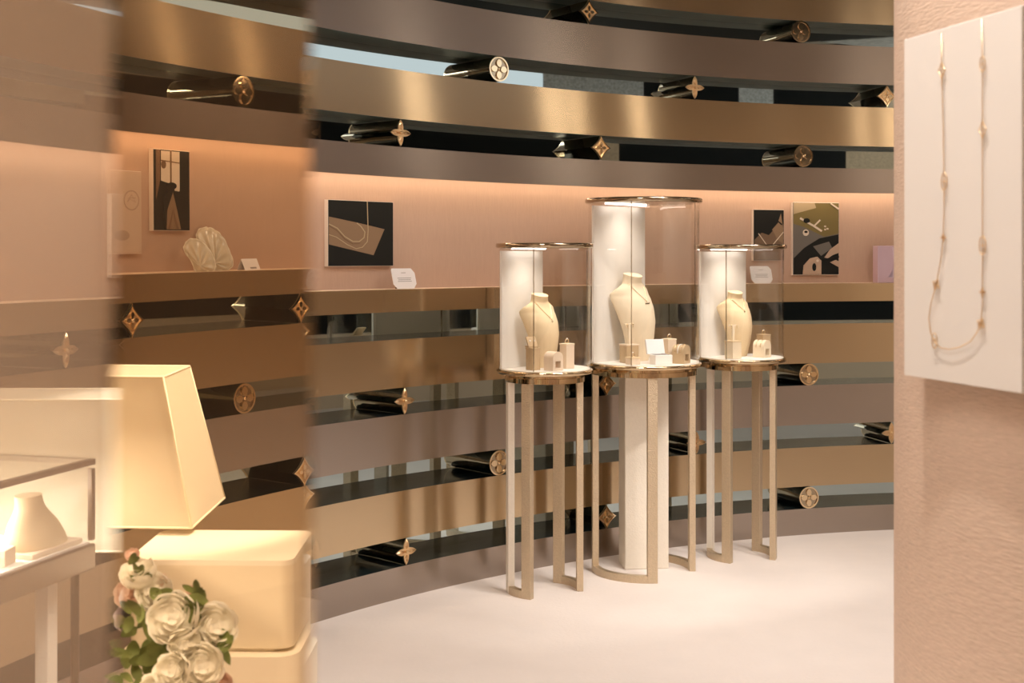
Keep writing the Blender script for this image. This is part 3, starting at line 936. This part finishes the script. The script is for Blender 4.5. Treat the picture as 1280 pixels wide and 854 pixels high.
pedestal('tall cream pedestal topped by a ring, middle showcase', P, 0.048, 0.112, 0.5, M['paletan'], M['bustpale'])
ring_up('large gold ring on the tall pedestal of the middle showcase', P, D0 + 0.112, 0.3)
P = (0.792, 5.995)
arch_stand('tan arched stand with three slim bangles, middle showcase', P, 0.066, 0.088, 0.062, 0.95, M['tan'])
for k in (-1, 0, 1):
    bangle('slim gold bangle on the tan arched stand, middle showcase', P, 0.066, 0.088, 0.95, k * 0.016, M['pearl'] if k == 0 else M['gold'], 'bangles on the tan arched stand')
# right showcase
P = (1.085, 6.285)
pedestal('cream pedestal with an earring stand at the front of the right showcase', P, 0.058, 0.088, 0.62, M['bustpale'], M['bust'])
es = thing('earring_stand', 'slim cream stand holding two drop earrings, right showcase', 'earring stand', (P[0], P[1], D0 + 0.088), 0.45)
MB().rbox((0, 0, 0.035), (0.012, 0.012, 0.07), 0.001).build('post', M['bustpale'], es)
MB().rbox((0, 0, 0.073), (0.056, 0.012, 0.008), 0.001).build('crossbar', M['bustpale'], es)
drops(P, D0 + 0.161, 0.45, 'small gold drop earring hanging on the right showcase stand', 'drop earrings in the right showcase')
P = (1.272, 6.47)
pedestal('tan pedestal topped by a ring at the back of the right showcase', P, 0.050, 0.108, 0.5, M['tan'], M['tan'])
ring_up('gold ring on the tan pedestal of the right showcase', P, D0 + 0.108, 0.3)
P = (1.243, 6.365)
arch_stand('cream arched stand with two slim bangles, right showcase', P, 0.070, 0.086, 0.062, 0.85, M['bustpale'])
for k in (-1, 1):
    bangle('slim gold bangle on the cream arched stand, right showcase', P, 0.070, 0.086, 0.85, k * 0.012, M['gold'], 'bangles on the cream arched stand')

# ------------------------------------------------------------------ pink column and its necklace panel, right foreground
COLC, COLR = (1.556, 2.278), 0.84
pil = MB().cyl(COLC, COLR, 0.0, CEIL, 160, 0).build('column', M['column'])
struct(pil)
p0 = pt(1130, 470, 2.2); p1 = pt(1277, 490, 1.9)
pn = Vector((p1.x - p0.x, p1.y - p0.y, 0)); PW = pn.length; pu = pn.normalized(); pnorm = Vector((pu.y, -pu.x, 0))
zb = (pt(1130, 471, 2.2).z + pt(1277, 490, 1.9).z) / 2; zt = (pt(1130, 50, 2.2).z + pt(1277, 6, 1.9).z) / 2
PC = Vector(((p0.x + p1.x) / 2, (p0.y + p1.y) / 2, 0))
prz = math.atan2(pu.y, pu.x)
panel = thing('acrylic_display', 'white frosted panel on the pink column behind a long necklace', 'display panel', (PC.x, PC.y, (zb + zt) / 2), prz)
PH = zt - zb
MB().rbox((0, 0.006, 0), (PW, 0.012, PH), 0.0015).build('board', M['acrylic'], panel)
back = MB()
for sx in (-1, 1):
    for sz in (-1, 1):
        # standoffs reach the curved column
        X = sx * 0.10
        w = Vector((PC.x, PC.y, 0)) + pu * X
        d = Vector((COLC[0], COLC[1], 0)) - w
        n2 = -pnorm
        bq = d.dot(n2); cq = d.length_squared - COLR ** 2
        t = bq - math.sqrt(max(0, bq * bq - cq))
        T = Matrix(((1, 0, 0, X), (0, 0, 1, 0.012), (0, 1, 0, sz * PH * 0.4), (0, 0, 0, 1)))
        back.prism(circ(0.008, 16), 0, max(0.004, t - 0.012 + 0.004), T=T, smooth=True)
back.build('standoff', M['steel'], panel)
def on_panel(x, y):
    d = ray(x, y); o = Vector((0, 0, EYE))
    pp = Vector((PC.x, PC.y, 0)) + pnorm * 0.0042
    t = (pp - o).dot(pnorm) / d.dot(pnorm)
    w = o + d * t - Vector((PC.x, PC.y, 0))
    return Vector((w.dot(pu), -0.0042, w.z - (zb + zt) / 2))
nk = thing('long_necklace', 'long gold chain with openwork charms hanging on the white panel', 'necklace', (PC.x, PC.y, (zb + zt) / 2), prz)
chain_px = [(1177, 42), (1177, 88), (1179, 160), (1180, 225), (1180, 262), (1179, 297), (1176, 325), (1170, 357), (1164, 378), (1161, 398), (1163, 415), (1168, 427), (1176, 435), (1187, 437), (1200, 434), (1213, 427), (1221, 416), (1226, 405), (1228, 380), (1228, 340), (1228, 307), (1228, 240), (1228, 162), (1228, 82), (1227, 24)]
MB().tube([on_panel(x, y) for x, y in chain_px], 0.0008, 6).build('chain', M['rosette'], nk)
RX = Matrix.Rotation(PI / 2, 3, 'X')
def charm(kind, x, y, s=1.0, rot=0.0):
    p = on_panel(x, y); m = MB()
    TT = Matrix.Rotation(rot, 4, 'Y') @ Matrix(((1, 0, 0, 0), (0, 0, -1, 0), (0, 1, 0, 0), (0, 0, 0, 1)))
    def outline(poly, r=0.0008):
        m.tube([p + (TT @ Vector((a * s, b * s, 0))) for a, b in poly], r, 6, closed=True)
    if kind == 'diamond':
        outline([(a * 0.8, b * 1.2) for a, b in astroid(0.0105, 6)]); outline([(a * 0.6, b * 0.8) for a, b in star4(0.0055, 0.0015, 6)], 0.0005)
    elif kind == 'oval':
        outline([(a * 0.62, b * 1.15) for a, b in circ(0.0115, 24)]); outline(star4(0.0045, 0.0014, 6), 0.0005)
    elif kind == 'cross':
        m.prism([(a * s, b * s) for a, b in star4(0.0075, 0.002, 8)], -0.001, 0.001, T=Matrix.Translation(p) @ TT)
    elif kind == 'four':
        outline([(a, b) for a, b in astroid(0.0115, 6)]); m.prism([(a * s, b * s) for a, b in star4(0.007, 0.002, 8)], -0.001, 0.001, T=Matrix.Translation(p) @ TT)
    m.ball(p, 0.0012, n=8)
    m.build('charm', M['rosette'], nk)
for a in (('diamond', 1177, 88, 1.2), ('oval', 1180, 227, 1.1), ('cross', 1179, 297), ('four', 1170, 356, 0.9, 0.5), ('oval', 1168, 426, 0.95),
          ('oval', 1228, 80, 0.9), ('diamond', 1228, 162, 1.2), ('oval', 1228, 307, 1.1), ('cross', 1228, 365), ('four', 1226, 405, 0.9, 0.5)):
    charm(*a)

# ------------------------------------------------------------------ left foreground: glass table case
Bc = Vector((-0.959, 2.95, 0)); u = Vector((0.28, 0.96, 0)).normalized(); v = Vector((-u.y, u.x, 0))
LEN, WID = 1.25, 0.50
TB_, TT_ = 0.845, 1.03
tc_ = Bc - u * LEN / 2 + v * WID / 2
trz = math.atan2(u.y, u.x)
tcase = thing('table_showcase', 'lit glass table showcase on slim legs behind the hazy glass', 'showcase', (tc_.x, tc_.y, 0), trz)
MB().rbox((0, 0, TB_ - 0.032), (LEN, WID, 0.058), 0.004).build('tray', M['steel'], tcase)
MB().box((0, 0, TB_ - 0.001), (LEN - 0.02, WID - 0.02, 0.005)).build('deck', M['deck'], tcase)
rl = MB()
for sy in (-1, 1):
    rl.rbox((0, sy * (WID / 2 - 0.008), TT_), (LEN, 0.016, 0.014), 0.002)
for sx in (-1, 1):
    rl.rbox((sx * (LEN / 2 - 0.008), 0, TT_), (0.016, WID - 0.032, 0.014), 0.002)
rl.build('top_rail', M['steel'], tcase)
for sx in (-1, 1):
    for sy in (-1, 1):
        MB().rbox((sx * (LEN / 2 - 0.007), sy * (WID / 2 - 0.007), (TB_ + TT_) / 2 - 0.005), (0.013, 0.013, TT_ - TB_ - 0.02), 0.002).build('corner_post', M['steel'], tcase)
        MB().rbox((sx * (LEN / 2 - 0.10), sy * (WID / 2 - 0.06), (TB_ - 0.062) / 2), (0.035, 0.035, TB_ - 0.062), 0.003).build('leg', M['hammer_pale'], tcase)
gl = MB()
gl.box((0, 0, TT_ + 0.0095), (LEN, WID, 0.005))
for sy in (-1, 1):
    gl.box((0, sy * (WID / 2 - 0.004), (TB_ + TT_) / 2 - 0.003), (LEN - 0.03, 0.004, TT_ - TB_ - 0.016))
for sx in (-1, 1):
    gl.box((sx * (LEN / 2 - 0.004), 0, (TB_ + TT_) / 2 - 0.003), (0.004, WID - 0.03, TT_ - TB_ - 0.016))
gl.build('glass_pane', M['glass'], tcase)
def tl_(x, y, z=0): 
    return tc_ + u * x + v * y + Vector((0, 0, z))
DK = TB_ + 0.0017
# low sloping bust lying in the case
lb = MB()
N = 28; secs = [(0.0, 0.085, 0.055), (0.02, 0.082, 0.052), (0.05, 0.068, 0.044), (0.075, 0.045, 0.034), (0.088, 0.034, 0.030), (0.115, 0.030, 0.028)]
vs = []
for (zz, a, b) in secs:
    for k in range(N):
        q = 2 * PI * k / N
        vs.append((a * math.cos(q) - 0.25 * zz, b * math.sin(q), zz + 0.05 * a * math.cos(q) * (zz > 0.1)))
lb.add(vs, [(i * N + k, i * N + (k + 1) % N, (i + 1) * N + (k + 1) % N, (i + 1) * N + k) for i in range(len(secs) - 1) for k in range(N)], 0, True)
lb.add(vs[-N:], [list(range(N))]); lb.add(vs[:N], [list(range(N))[::-1]])
q = tl_(LEN / 2 - 0.22, -0.10, DK)
tr_ = tag(MB().rbox((0, 0, 0.006), (0.18, 0.115, 0.012), 0.002).build('display_tray', M['paletan'], None, tl_(LEN / 2 - 0.115, -0.175, DK), (0, 0, trz)), 'flat blush tray under the low bust in the table showcase', 'tray')
tag(lb.build('necklace_bust', M['bust'], None, tl_(LEN / 2 - 0.115, -0.175, DK + 0.0125), (0, 0, trz)), 'low blush bust in the table showcase behind the hazy glass', 'jewellery bust')
for (x_, y_, sx, sz, lab) in ((LEN / 2 - 0.255, -0.19, 0.055, 0.035, 'small white box nearest the bust in the table showcase'), (LEN / 2 - 0.31, -0.12, 0.065, 0.06, 'larger cream box at the back of the table showcase'), (LEN / 2 - 0.40, -0.20, 0.05, 0.02, 'flat tan block at the front of the table showcase')):
    tag(MB().rbox((0, 0, sz / 2), (sx, sx * 0.8, sz), 0.002).build('display_block', M['paletan'] if sz < 0.05 else M['bustpale'], None, tl_(x_, y_, DK), (0, 0, trz + 0.25)), lab, 'display block', 'blocks in the table showcase')
ld = bpy.data.lights.new('table_case_lamp', 'AREA'); ld.shape = 'RECTANGLE'; ld.size = 1.0; ld.size_y = 0.08; ld.energy = 58.0; ld.color = (1.0, 0.94, 0.86)
lo = bpy.data.objects.new('table_case_lamp', ld); COL.objects.link(lo); lo.location = tl_(0, 0.05, TT_ - 0.012); lo.rotation_euler = (0, 0, trz)

# ------------------------------------------------------------------ lamp with a broad tapered shade
lx0, lx1 = -1.50, -0.797
ly0, ly1 = 3.18, 3.546
h0, h1 = 0.769, 1.141
lamp = thing('standing_lamp', 'lamp with a broad tapered cream shade beside the cream cabinet', 'lamp', ((lx0 + lx1) / 2, (ly0 + ly1) / 2, 0))
lcx, lcy = (lx0 + lx1) / 2, (ly0 + ly1) / 2
hw, hd = (lx1 - lx0) / 2, (ly1 - ly0) / 2
iw, idp = hw - 0.083, hd - 0.05
s_ = MB()
bo = [(-hw, -hd, h0), (hw, -hd, h0), (hw, hd, h0), (-hw, hd, h0)]; to = [(-iw, -idp, h1), (iw, -idp, h1), (iw, idp, h1), (-iw, idp, h1)]
bi = [(a * (1 - 0.012), b * (1 - 0.02), z) for a, b, z in bo]; ti = [(a * (1 - 0.014), b * (1 - 0.025), z - 0.003) for a, b, z in to]
s_.add(bo + to, [(0, 1, 5, 4), (1, 2, 6, 5), (2, 3, 7, 6), (3, 0, 4, 7), (4, 5, 6, 7)])
s_.add(bi + ti, [(4, 5, 1, 0), (5, 6, 2, 1), (6, 7, 3, 2), (7, 4, 0, 3), (7, 6, 5, 4)])
s_.add(bo + bi, [(0, 4, 5, 1), (1, 5, 6, 2), (2, 6, 7, 3), (3, 7, 4, 0)])
s_.build('lamp_shade', M['shade'], lamp)
e_ = MB()
for P4 in (bo, to):
    for k in range(4):
        e_.tube([P4[k], P4[(k + 1) % 4]], 0.003, 6)
for k in range(4):
    e_.tube([bo[k], to[k]], 0.0025, 6)
e_.build('shade_edging', M['shade_rim'], lamp)
MB().tube([(0.0, 0, 0.02), (0.0, 0, h1 - 0.12)], 0.011, 12).build('pole', M['bronze'], lamp)
MB().lathe([(0.13, 0.0), (0.13, 0.012), (0.12, 0.02), (0.02, 0.024)], n=40).build('base', M['bronze'], lamp)
bulb_mat = emis('lamp bulb', (1.0, 0.90, 0.76), 4.0)
MB().tube([(-0.17, 0, h1 - 0.14), (0.17, 0, h1 - 0.14)], 0.008, 8).build('crossbar', M['bronze'], lamp)
for bx in (-0.165, 0.165):
    MB().ball((bx, 0, h1 - 0.10), 0.035).build('bulb', bulb_mat, lamp)

# ------------------------------------------------------------------ cream cabinet
bx0, bx1, by0, by1, bt = -0.885, -0.505, 2.94, 3.24, 0.75
cab = thing('cream_cabinet', 'cream lacquered cabinet behind the white flowers', 'cabinet', ((bx0 + bx1) / 2, (by0 + by1) / 2, 0))
bw, bd = bx1 - bx0, by1 - by0
def rrect(w, d, r, n=8):
    pts = []
    for cxs, cys, a0 in ((1, 1, 0), (-1, 1, 90), (-1, -1, 180), (1, -1, 270)):
        for k in range(n + 1):
            a = math.radians(a0 + 90 * k / n)
            pts.append((cxs * (w / 2 - r) + r * math.cos(a), cys * (d / 2 - r) + r * math.sin(a)))
    return pts
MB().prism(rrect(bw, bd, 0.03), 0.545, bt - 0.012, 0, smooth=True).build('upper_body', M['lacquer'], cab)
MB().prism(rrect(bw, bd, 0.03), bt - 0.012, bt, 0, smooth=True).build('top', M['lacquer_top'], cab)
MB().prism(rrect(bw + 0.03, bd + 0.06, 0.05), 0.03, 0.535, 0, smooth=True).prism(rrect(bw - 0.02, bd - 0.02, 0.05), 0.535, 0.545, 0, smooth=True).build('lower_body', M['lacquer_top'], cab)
MB().prism(rrect(bw - 0.04, bd - 0.02, 0.04), 0.0, 0.03, 0).build('plinth', M['bronze'], cab)

# ------------------------------------------------------------------ bouquet in a vase on a small table
FZ = 2.35
def fp(x, y, dz=0.0): return pt(x, y + DY, FZ + dz)
vc = fp(205, 870); vc = Vector((vc.x, vc.y, 0))
st = thing('side_table', 'small round bronze table carrying the vase of white flowers', 'table', (vc.x, vc.y, 0))
MB().lathe([(0.12, 0.0), (0.12, 0.012), (0.02, 0.02)], n=40).build('base', M['bronze'], st)
MB().tube([(0, 0, 0.015), (0, 0, 0.44)], 0.014, 14).build('stem', M['bronze'], st)
MB().lathe([(0.14, 0.435), (0.145, 0.44), (0.145, 0.452), (0.14, 0.455)], n=48).build('tabletop', M['bronze'], st)
vs_ = thing('flower_vase', 'white ceramic vase under the white flowers', 'vase', (vc.x, vc.y, 0.4555))
MB().lathe([(0.035, 0.0), (0.05, 0.01), (0.055, 0.06), (0.042, 0.11), (0.032, 0.125), (0.036, 0.135), (0.030, 0.134), (0.026, 0.12), (0.02, 0.10)], n=32).build('body', M['white'], vs_)
bq = thing('flower_bouquet', 'bouquet of white ranunculus with green leaves before the cream cabinet', 'flowers', (vc.x, vc.y, 0.585))
ORG = Vector((vc.x, vc.y, 0.585))
def bloom(c, r, mat, face, layers=5):
    """ranunculus: nested cups of overlapping petals"""
    c = c - ORG
    m = MB()
    z = face.normalized()
    x = z.cross(Vector((0.3, 0.2, 1))).normalized(); y = z.cross(x)
    Mx = Matrix((x, y, z)).transposed()
    for L in range(layers):
        q = 1 - L / layers * 0.8
        n = max(4, 7 - L)
        for k in range(n):
            a = 2 * PI * k / n + L * 0.55 + random.uniform(-0.12, 0.12)
            grid = []
            nu, nv = 6, 5
            open_ = 1.75 - 0.16 * L
            for i in range(nu + 1):
                for j in range(nv + 1):
                    uu = i / nu; vv = (j / nv - 0.5) * 2
                    ph = 0.12 + uu * open_
                    rr = r * q * (1.0 + 0.07 * vv + 0.012 * (k % 2))
                    wid = 0.80 * (math.sin(PI * min(1, 0.16 + uu * 0.80)) ** 0.6)
                    aa = a + vv * wid
                    grid.append(Mx @ Vector((rr * math.sin(ph) * math.cos(aa), rr * math.sin(ph) * math.sin(aa), -rr * math.cos(ph) * 0.85 + r * 0.12 * L + 0.015 * r * math.cos(vv * 4))) + c)
            fs = [(i * (nv + 1) + j, i * (nv + 1) + j + 1, (i + 1) * (nv + 1) + j + 1, (i + 1) * (nv + 1) + j) for i in range(nu) for j in range(nv)]
            m.add(grid, fs, 0, True)
    m.ball(c - z * r * 0.2, r * 0.45, n=10)
    m.build('bloom', mat, bq)
def leafblade(m, a, b, w, mi=0):
    a, b = Vector(a), Vector(b); d = b - a
    s1 = d.cross(Vector((random.uniform(-.3, .3), -1, random.uniform(-.2, .2)))).normalized()
    up = d.cross(s1).normalized() * d.length * 0.12
    n = 6; vs = []
    for i in range(n + 1):
        t = i / n; c = a + d * t + up * math.sin(PI * t); ww = w * math.sin(PI * min(1, 0.05 + 0.95 * t)) ** 0.8
        vs += [c - s1 * ww, c + up * 0.25, c + s1 * ww]
    fs = []
    for i in range(n):
        k = 3 * i
        fs += [(k, k + 1, k + 4, k + 3), (k + 1, k + 2, k + 5, k + 4)]
    m.add(vs, fs, mi, True)
heads = [(216, 772, 0.0, 0.048, 'petal', (-0.05, -0.85, 0.45)), (267, 783, 0.02, 0.044, 'petal', (0.45, -0.8, 0.3)), (172, 714, 0.05, 0.034, 'petal', (-0.1, -0.4, 0.9)),
         (192, 738, 0.04, 0.034, 'petal', (0.2, -0.9, 0.4)), (230, 806, -0.02, 0.030, 'petal', (0.3, -0.9, 0.2)), (250, 834, -0.03, 0.042, 'petal', (0.3, -0.9, 0.35)),
         (214, 840, -0.05, 0.034, 'petal', (-0.1, -0.9, 0.4)), (268, 862, 0.0, 0.034, 'blush', (0.5, -0.7, 0.3)), (160, 740, 0.07, 0.030, 'blush', (-0.4, -0.8, 0.3)),
         (200, 724, 0.06, 0.014, 'blush', (0.0, -0.5, 0.8)), (240, 738, 0.05, 0.012, 'blush', (0.1, -0.5, 0.8)), (165, 692, 0.09, 0.014, 'blush', (0, -0.5, 0.8)), (192, 866, -0.05, 0.034, 'petal', (-0.2, -0.9, 0.3))]
stems = MB()
for (x, y, dz, r, mt, fc) in heads:
    c = fp(x, y, dz)
    bloom(c, r, M[mt], Vector(fc), 5 if r > 0.02 else 3)
    p = c - ORG
    b0 = Vector((random.uniform(-.015, .015), random.uniform(-.015, .015), -0.04))
    mid = (b0 + p) / 2 + Vector((p.x * -0.15, 0.03, -0.01))
    q_ = [b0, (b0 + mid) / 2 + Vector((0, 0.005, 0.01)), mid, (mid + p) / 2 + Vector((0, 0.006, -0.002)), p - Vector(fc).normalized() * r * 0.6]
    stems.tube(q_, 0.0022, 6)
stems.build('stem', M['leaf'], bq)
lv = MB()
for k in range(150):
    x = random.gauss(205, 26); y = random.uniform(745, 875)
    a = fp(x, y, random.uniform(0.01, 0.09)) - ORG
    ang = random.uniform(0, 2 * PI); l = random.uniform(0.025, 0.05)
    leafblade(lv, a, a + Vector((l * math.cos(ang), random.uniform(-0.02, 0.01), l * math.sin(ang))), random.uniform(0.008, 0.015))
for (x, y) in ((240, 745), (236, 750), (244, 741), (170, 720), (178, 730), (160, 705), (260, 800), (252, 806)):
    a = fp(x, y, 0.04) - ORG
    for j in range(3):
        ang = random.uniform(0.5, 2.6)
        leafblade(lv, a, a + Vector((0.03 * math.cos(ang), -0.01, 0.03 * math.sin(ang))), 0.006)
lv.build('leaf', M['leaf'], bq)

# ------------------------------------------------------------------ glass screen close to the camera
GZ = 0.36
gx = [(-460 - 640) / F * GZ, (143 - 640) / F * GZ, (386 - 640) / F * GZ]
scr = thing('glass_screen', 'tall glass screen of a hazy pane beside a bronze tinted fin', 'glass screen', (gx[1], GZ, 0))
MB().box(((gx[0] - gx[1]) / 2 - 0.0005, -0.0045, 0.97), (gx[1] - gx[0] - 0.001, 0.008, 1.90)).build('hazy_pane', M['hazeglass'], scr)
fw = gx[2] - gx[1]
WEDGE = math.tan(math.radians(2.15))
zl, zh = 0.02, 1.92
tk_hi = 0.004; tk_lo = tk_hi + (zh - zl) * WEDGE
cr, cl = 0.115, 0.25     # splayed ends
MB().add([(0, 0, zl), (fw, 0, zl), (fw - cr * tk_lo, tk_lo, zl), (-cl * tk_lo, tk_lo, zl), (0, 0, zh), (fw, 0, zh), (fw - cr * tk_hi, tk_hi, zh), (-cl * tk_hi, tk_hi, zh)],
         [(3, 2, 1, 0), (4, 5, 6, 7), (0, 1, 5, 4), (1, 2, 6, 5), (2, 3, 7, 6), (3, 0, 4, 7)]).build('bronze_fin', M['bronzeglass'], scr)
MB().box(((gx[0] + gx[2]) / 2 - gx[1], 0.05, 0.01), (gx[2] - gx[0] + 0.02, 0.14, 0.02)).build('base_rail', M['bronze'], scr)

# ------------------------------------------------------------------ lights
def area(name, loc, target, size, power, col=(1, 0.92, 0.84), spread=180):
    l = bpy.data.lights.new(name, 'AREA'); l.shape = 'DISK'; l.size = size; l.energy = power; l.color = col; l.spread = math.radians(spread)
    o = bpy.data.objects.new(name, l); COL.objects.link(o); o.location = loc
    d = Vector(target) - Vector(loc)
    o.rotation_euler = d.to_track_quat('-Z', 'Y').to_euler()
    return o
def spot(name, loc, target, power, ang, blend=0.5, rad=0.04, col=(1, 0.935, 0.86)):
    l = bpy.data.lights.new(name, 'SPOT'); l.energy = power; l.spot_size = math.radians(ang); l.spot_blend = blend; l.shadow_soft_size = rad; l.color = col
    o = bpy.data.objects.new(name, l); COL.objects.link(o); o.location = loc
    d = Vector(target) - Vector(loc)
    o.rotation_euler = d.to_track_quat('-Z', 'Y').to_euler()
    return o
area('room_fill', (2.2, 2.6, 3.5), (2.2, 2.6, 0), 2.6, 58, (1, 0.95, 0.91))
area('floor_wash', (1.2, 4.6, 3.5), (1.1, 5.0, 0), 0.7, 16, (1, 0.94, 0.90), 110)
spot('case_spot_left', (1.3, 3.9, 3.5), (0.2, 5.7, 0.6), 85, 34)
spot('case_spot_middle', (1.9, 4.3, 3.5), (0.75, 6.05, 0.5), 95, 34)
spot('case_spot_right', (2.4, 4.6, 3.5), (1.3, 6.4, 0.5), 85, 34)
spot('floor_spot', (2.0, 5.2, 3.5), (1.7, 5.6, 0), 50, 60)
spot('column_spot', (0.35, 1.95, 3.45), (0.60, 2.01, 1.2), 190, 70, 0.5, 0.03)
area('column_fill', (-0.6, 0.6, 3.2), (0.7, 2.0, 1.4), 0.5, 5)
spot('cabinet_spot', (0.45, 3.35, 3.3), (-0.83, 3.33, 0.97), 620, 18)
spot('lamp_top_spot', (-0.95, 3.3, 3.55), (-0.9, 3.25, 0.8), 75, 40)
spot('lamp_front_spot', (-0.4, 1.6, 3.4), (-0.85, 3.0, 0.7), 26, 36)
spot('flower_spot', (0.3, 1.2, 3.3), (-0.66, 2.35, 0.72), 240, 24, 0.5, 0.25)
spot('flower_front_spot', (-0.75, 0.9, 3.0), (-0.68, 2.35, 0.75), 90, 30, 0.5, 0.25)
area('left_fill', (-0.4, 1.6, 3.4), (-0.9, 2.4, 1.0), 0.8, 40)
area('rear_wash', (4.6, 0.9, 3.3), (6.2, -0.6, 0.6), 1.0, 45)
area('screen_fill', (-0.5, -0.3, 3.0), (-0.4, 0.7, 1.6), 0.6, 9)
area('ceiling_wash', (4.2, 1.6, 2.7), (4.4, 1.4, 3.6), 1.2, 40, (1, 0.92, 0.84))
for a, p in ((39.3, 14), (37.7, 10), (21.8, 14), (20.4, 12), (18.0, 18), (9.8, 22), (-20.0, 16), (-24, 24), (58, 10), (66, 8)):  # unseen lights added for the vertical streaks on the metal bands
    l = bpy.data.lights.new('streak_light', 'AREA'); l.shape = 'RECTANGLE'; l.size = 0.07; l.size_y = 0.36; l.energy = p * 0.11; l.color = (1, 0.84, 0.66)
    o = bpy.data.objects.new('streak_light', l); COL.objects.link(o)
    q = polar(math.radians(a), R - 0.02, 3.08); o.location = q
    o.rotation_euler = (Vector((CX, CY, 3.08)) - q).to_track_quat('-Z', 'Y').to_euler()
for k, a in enumerate((118, 96, 76, 140, 160, 30, 10)):
    q = polar(math.radians(a), 2.6, 3.55)
    spot('ceiling_lamp', q, polar(math.radians(a), 4.0, 0), 22, 50, 0.6, 0.06)

w = bpy.data.worlds.new('world'); sc.world = w; w.use_nodes = True
w.node_tree.nodes['Background'].inputs[0].default_value = (1.0, 0.86, 0.74, 1); w.node_tree.nodes['Background'].inputs[1].default_value = 0.3

# ------------------------------------------------------------------ camera
cam = bpy.data.cameras.new('camera'); co = bpy.data.objects.new('camera', cam); COL.objects.link(co)
cam.sensor_fit = 'HORIZONTAL'; cam.sensor_width = 36.0; cam.lens = 36.0 * F / 1280
cam.shift_y = -(427 - HOR) / 1280
co.location = (0, 0, EYE); co.rotation_euler = (PI / 2, 0, 0)
cam.clip_start = 0.05
cam.dof.use_dof = True; cam.dof.focus_distance = 5.6; cam.dof.aperture_fstop = 6.5
sc.camera = co

sc.view_settings.view_transform = 'Standard'
try: sc.view_settings.look = 'None'
except Exception: pass
sc.view_settings.gamma = 1.0; sc.view_settings.exposure = 0.0
sc.view_settings.use_curve_mapping = False
cy = sc.cycles
cy.max_bounces = 12; cy.diffuse_bounces = 4; cy.glossy_bounces = 5; cy.transmission_bounces = 8; cy.transparent_max_bounces = 24
cy.sample_clamp_indirect = 6.0
cy.use_denoising = True
try: cy.denoiser = 'OPENIMAGEDENOISE'
except Exception: pass
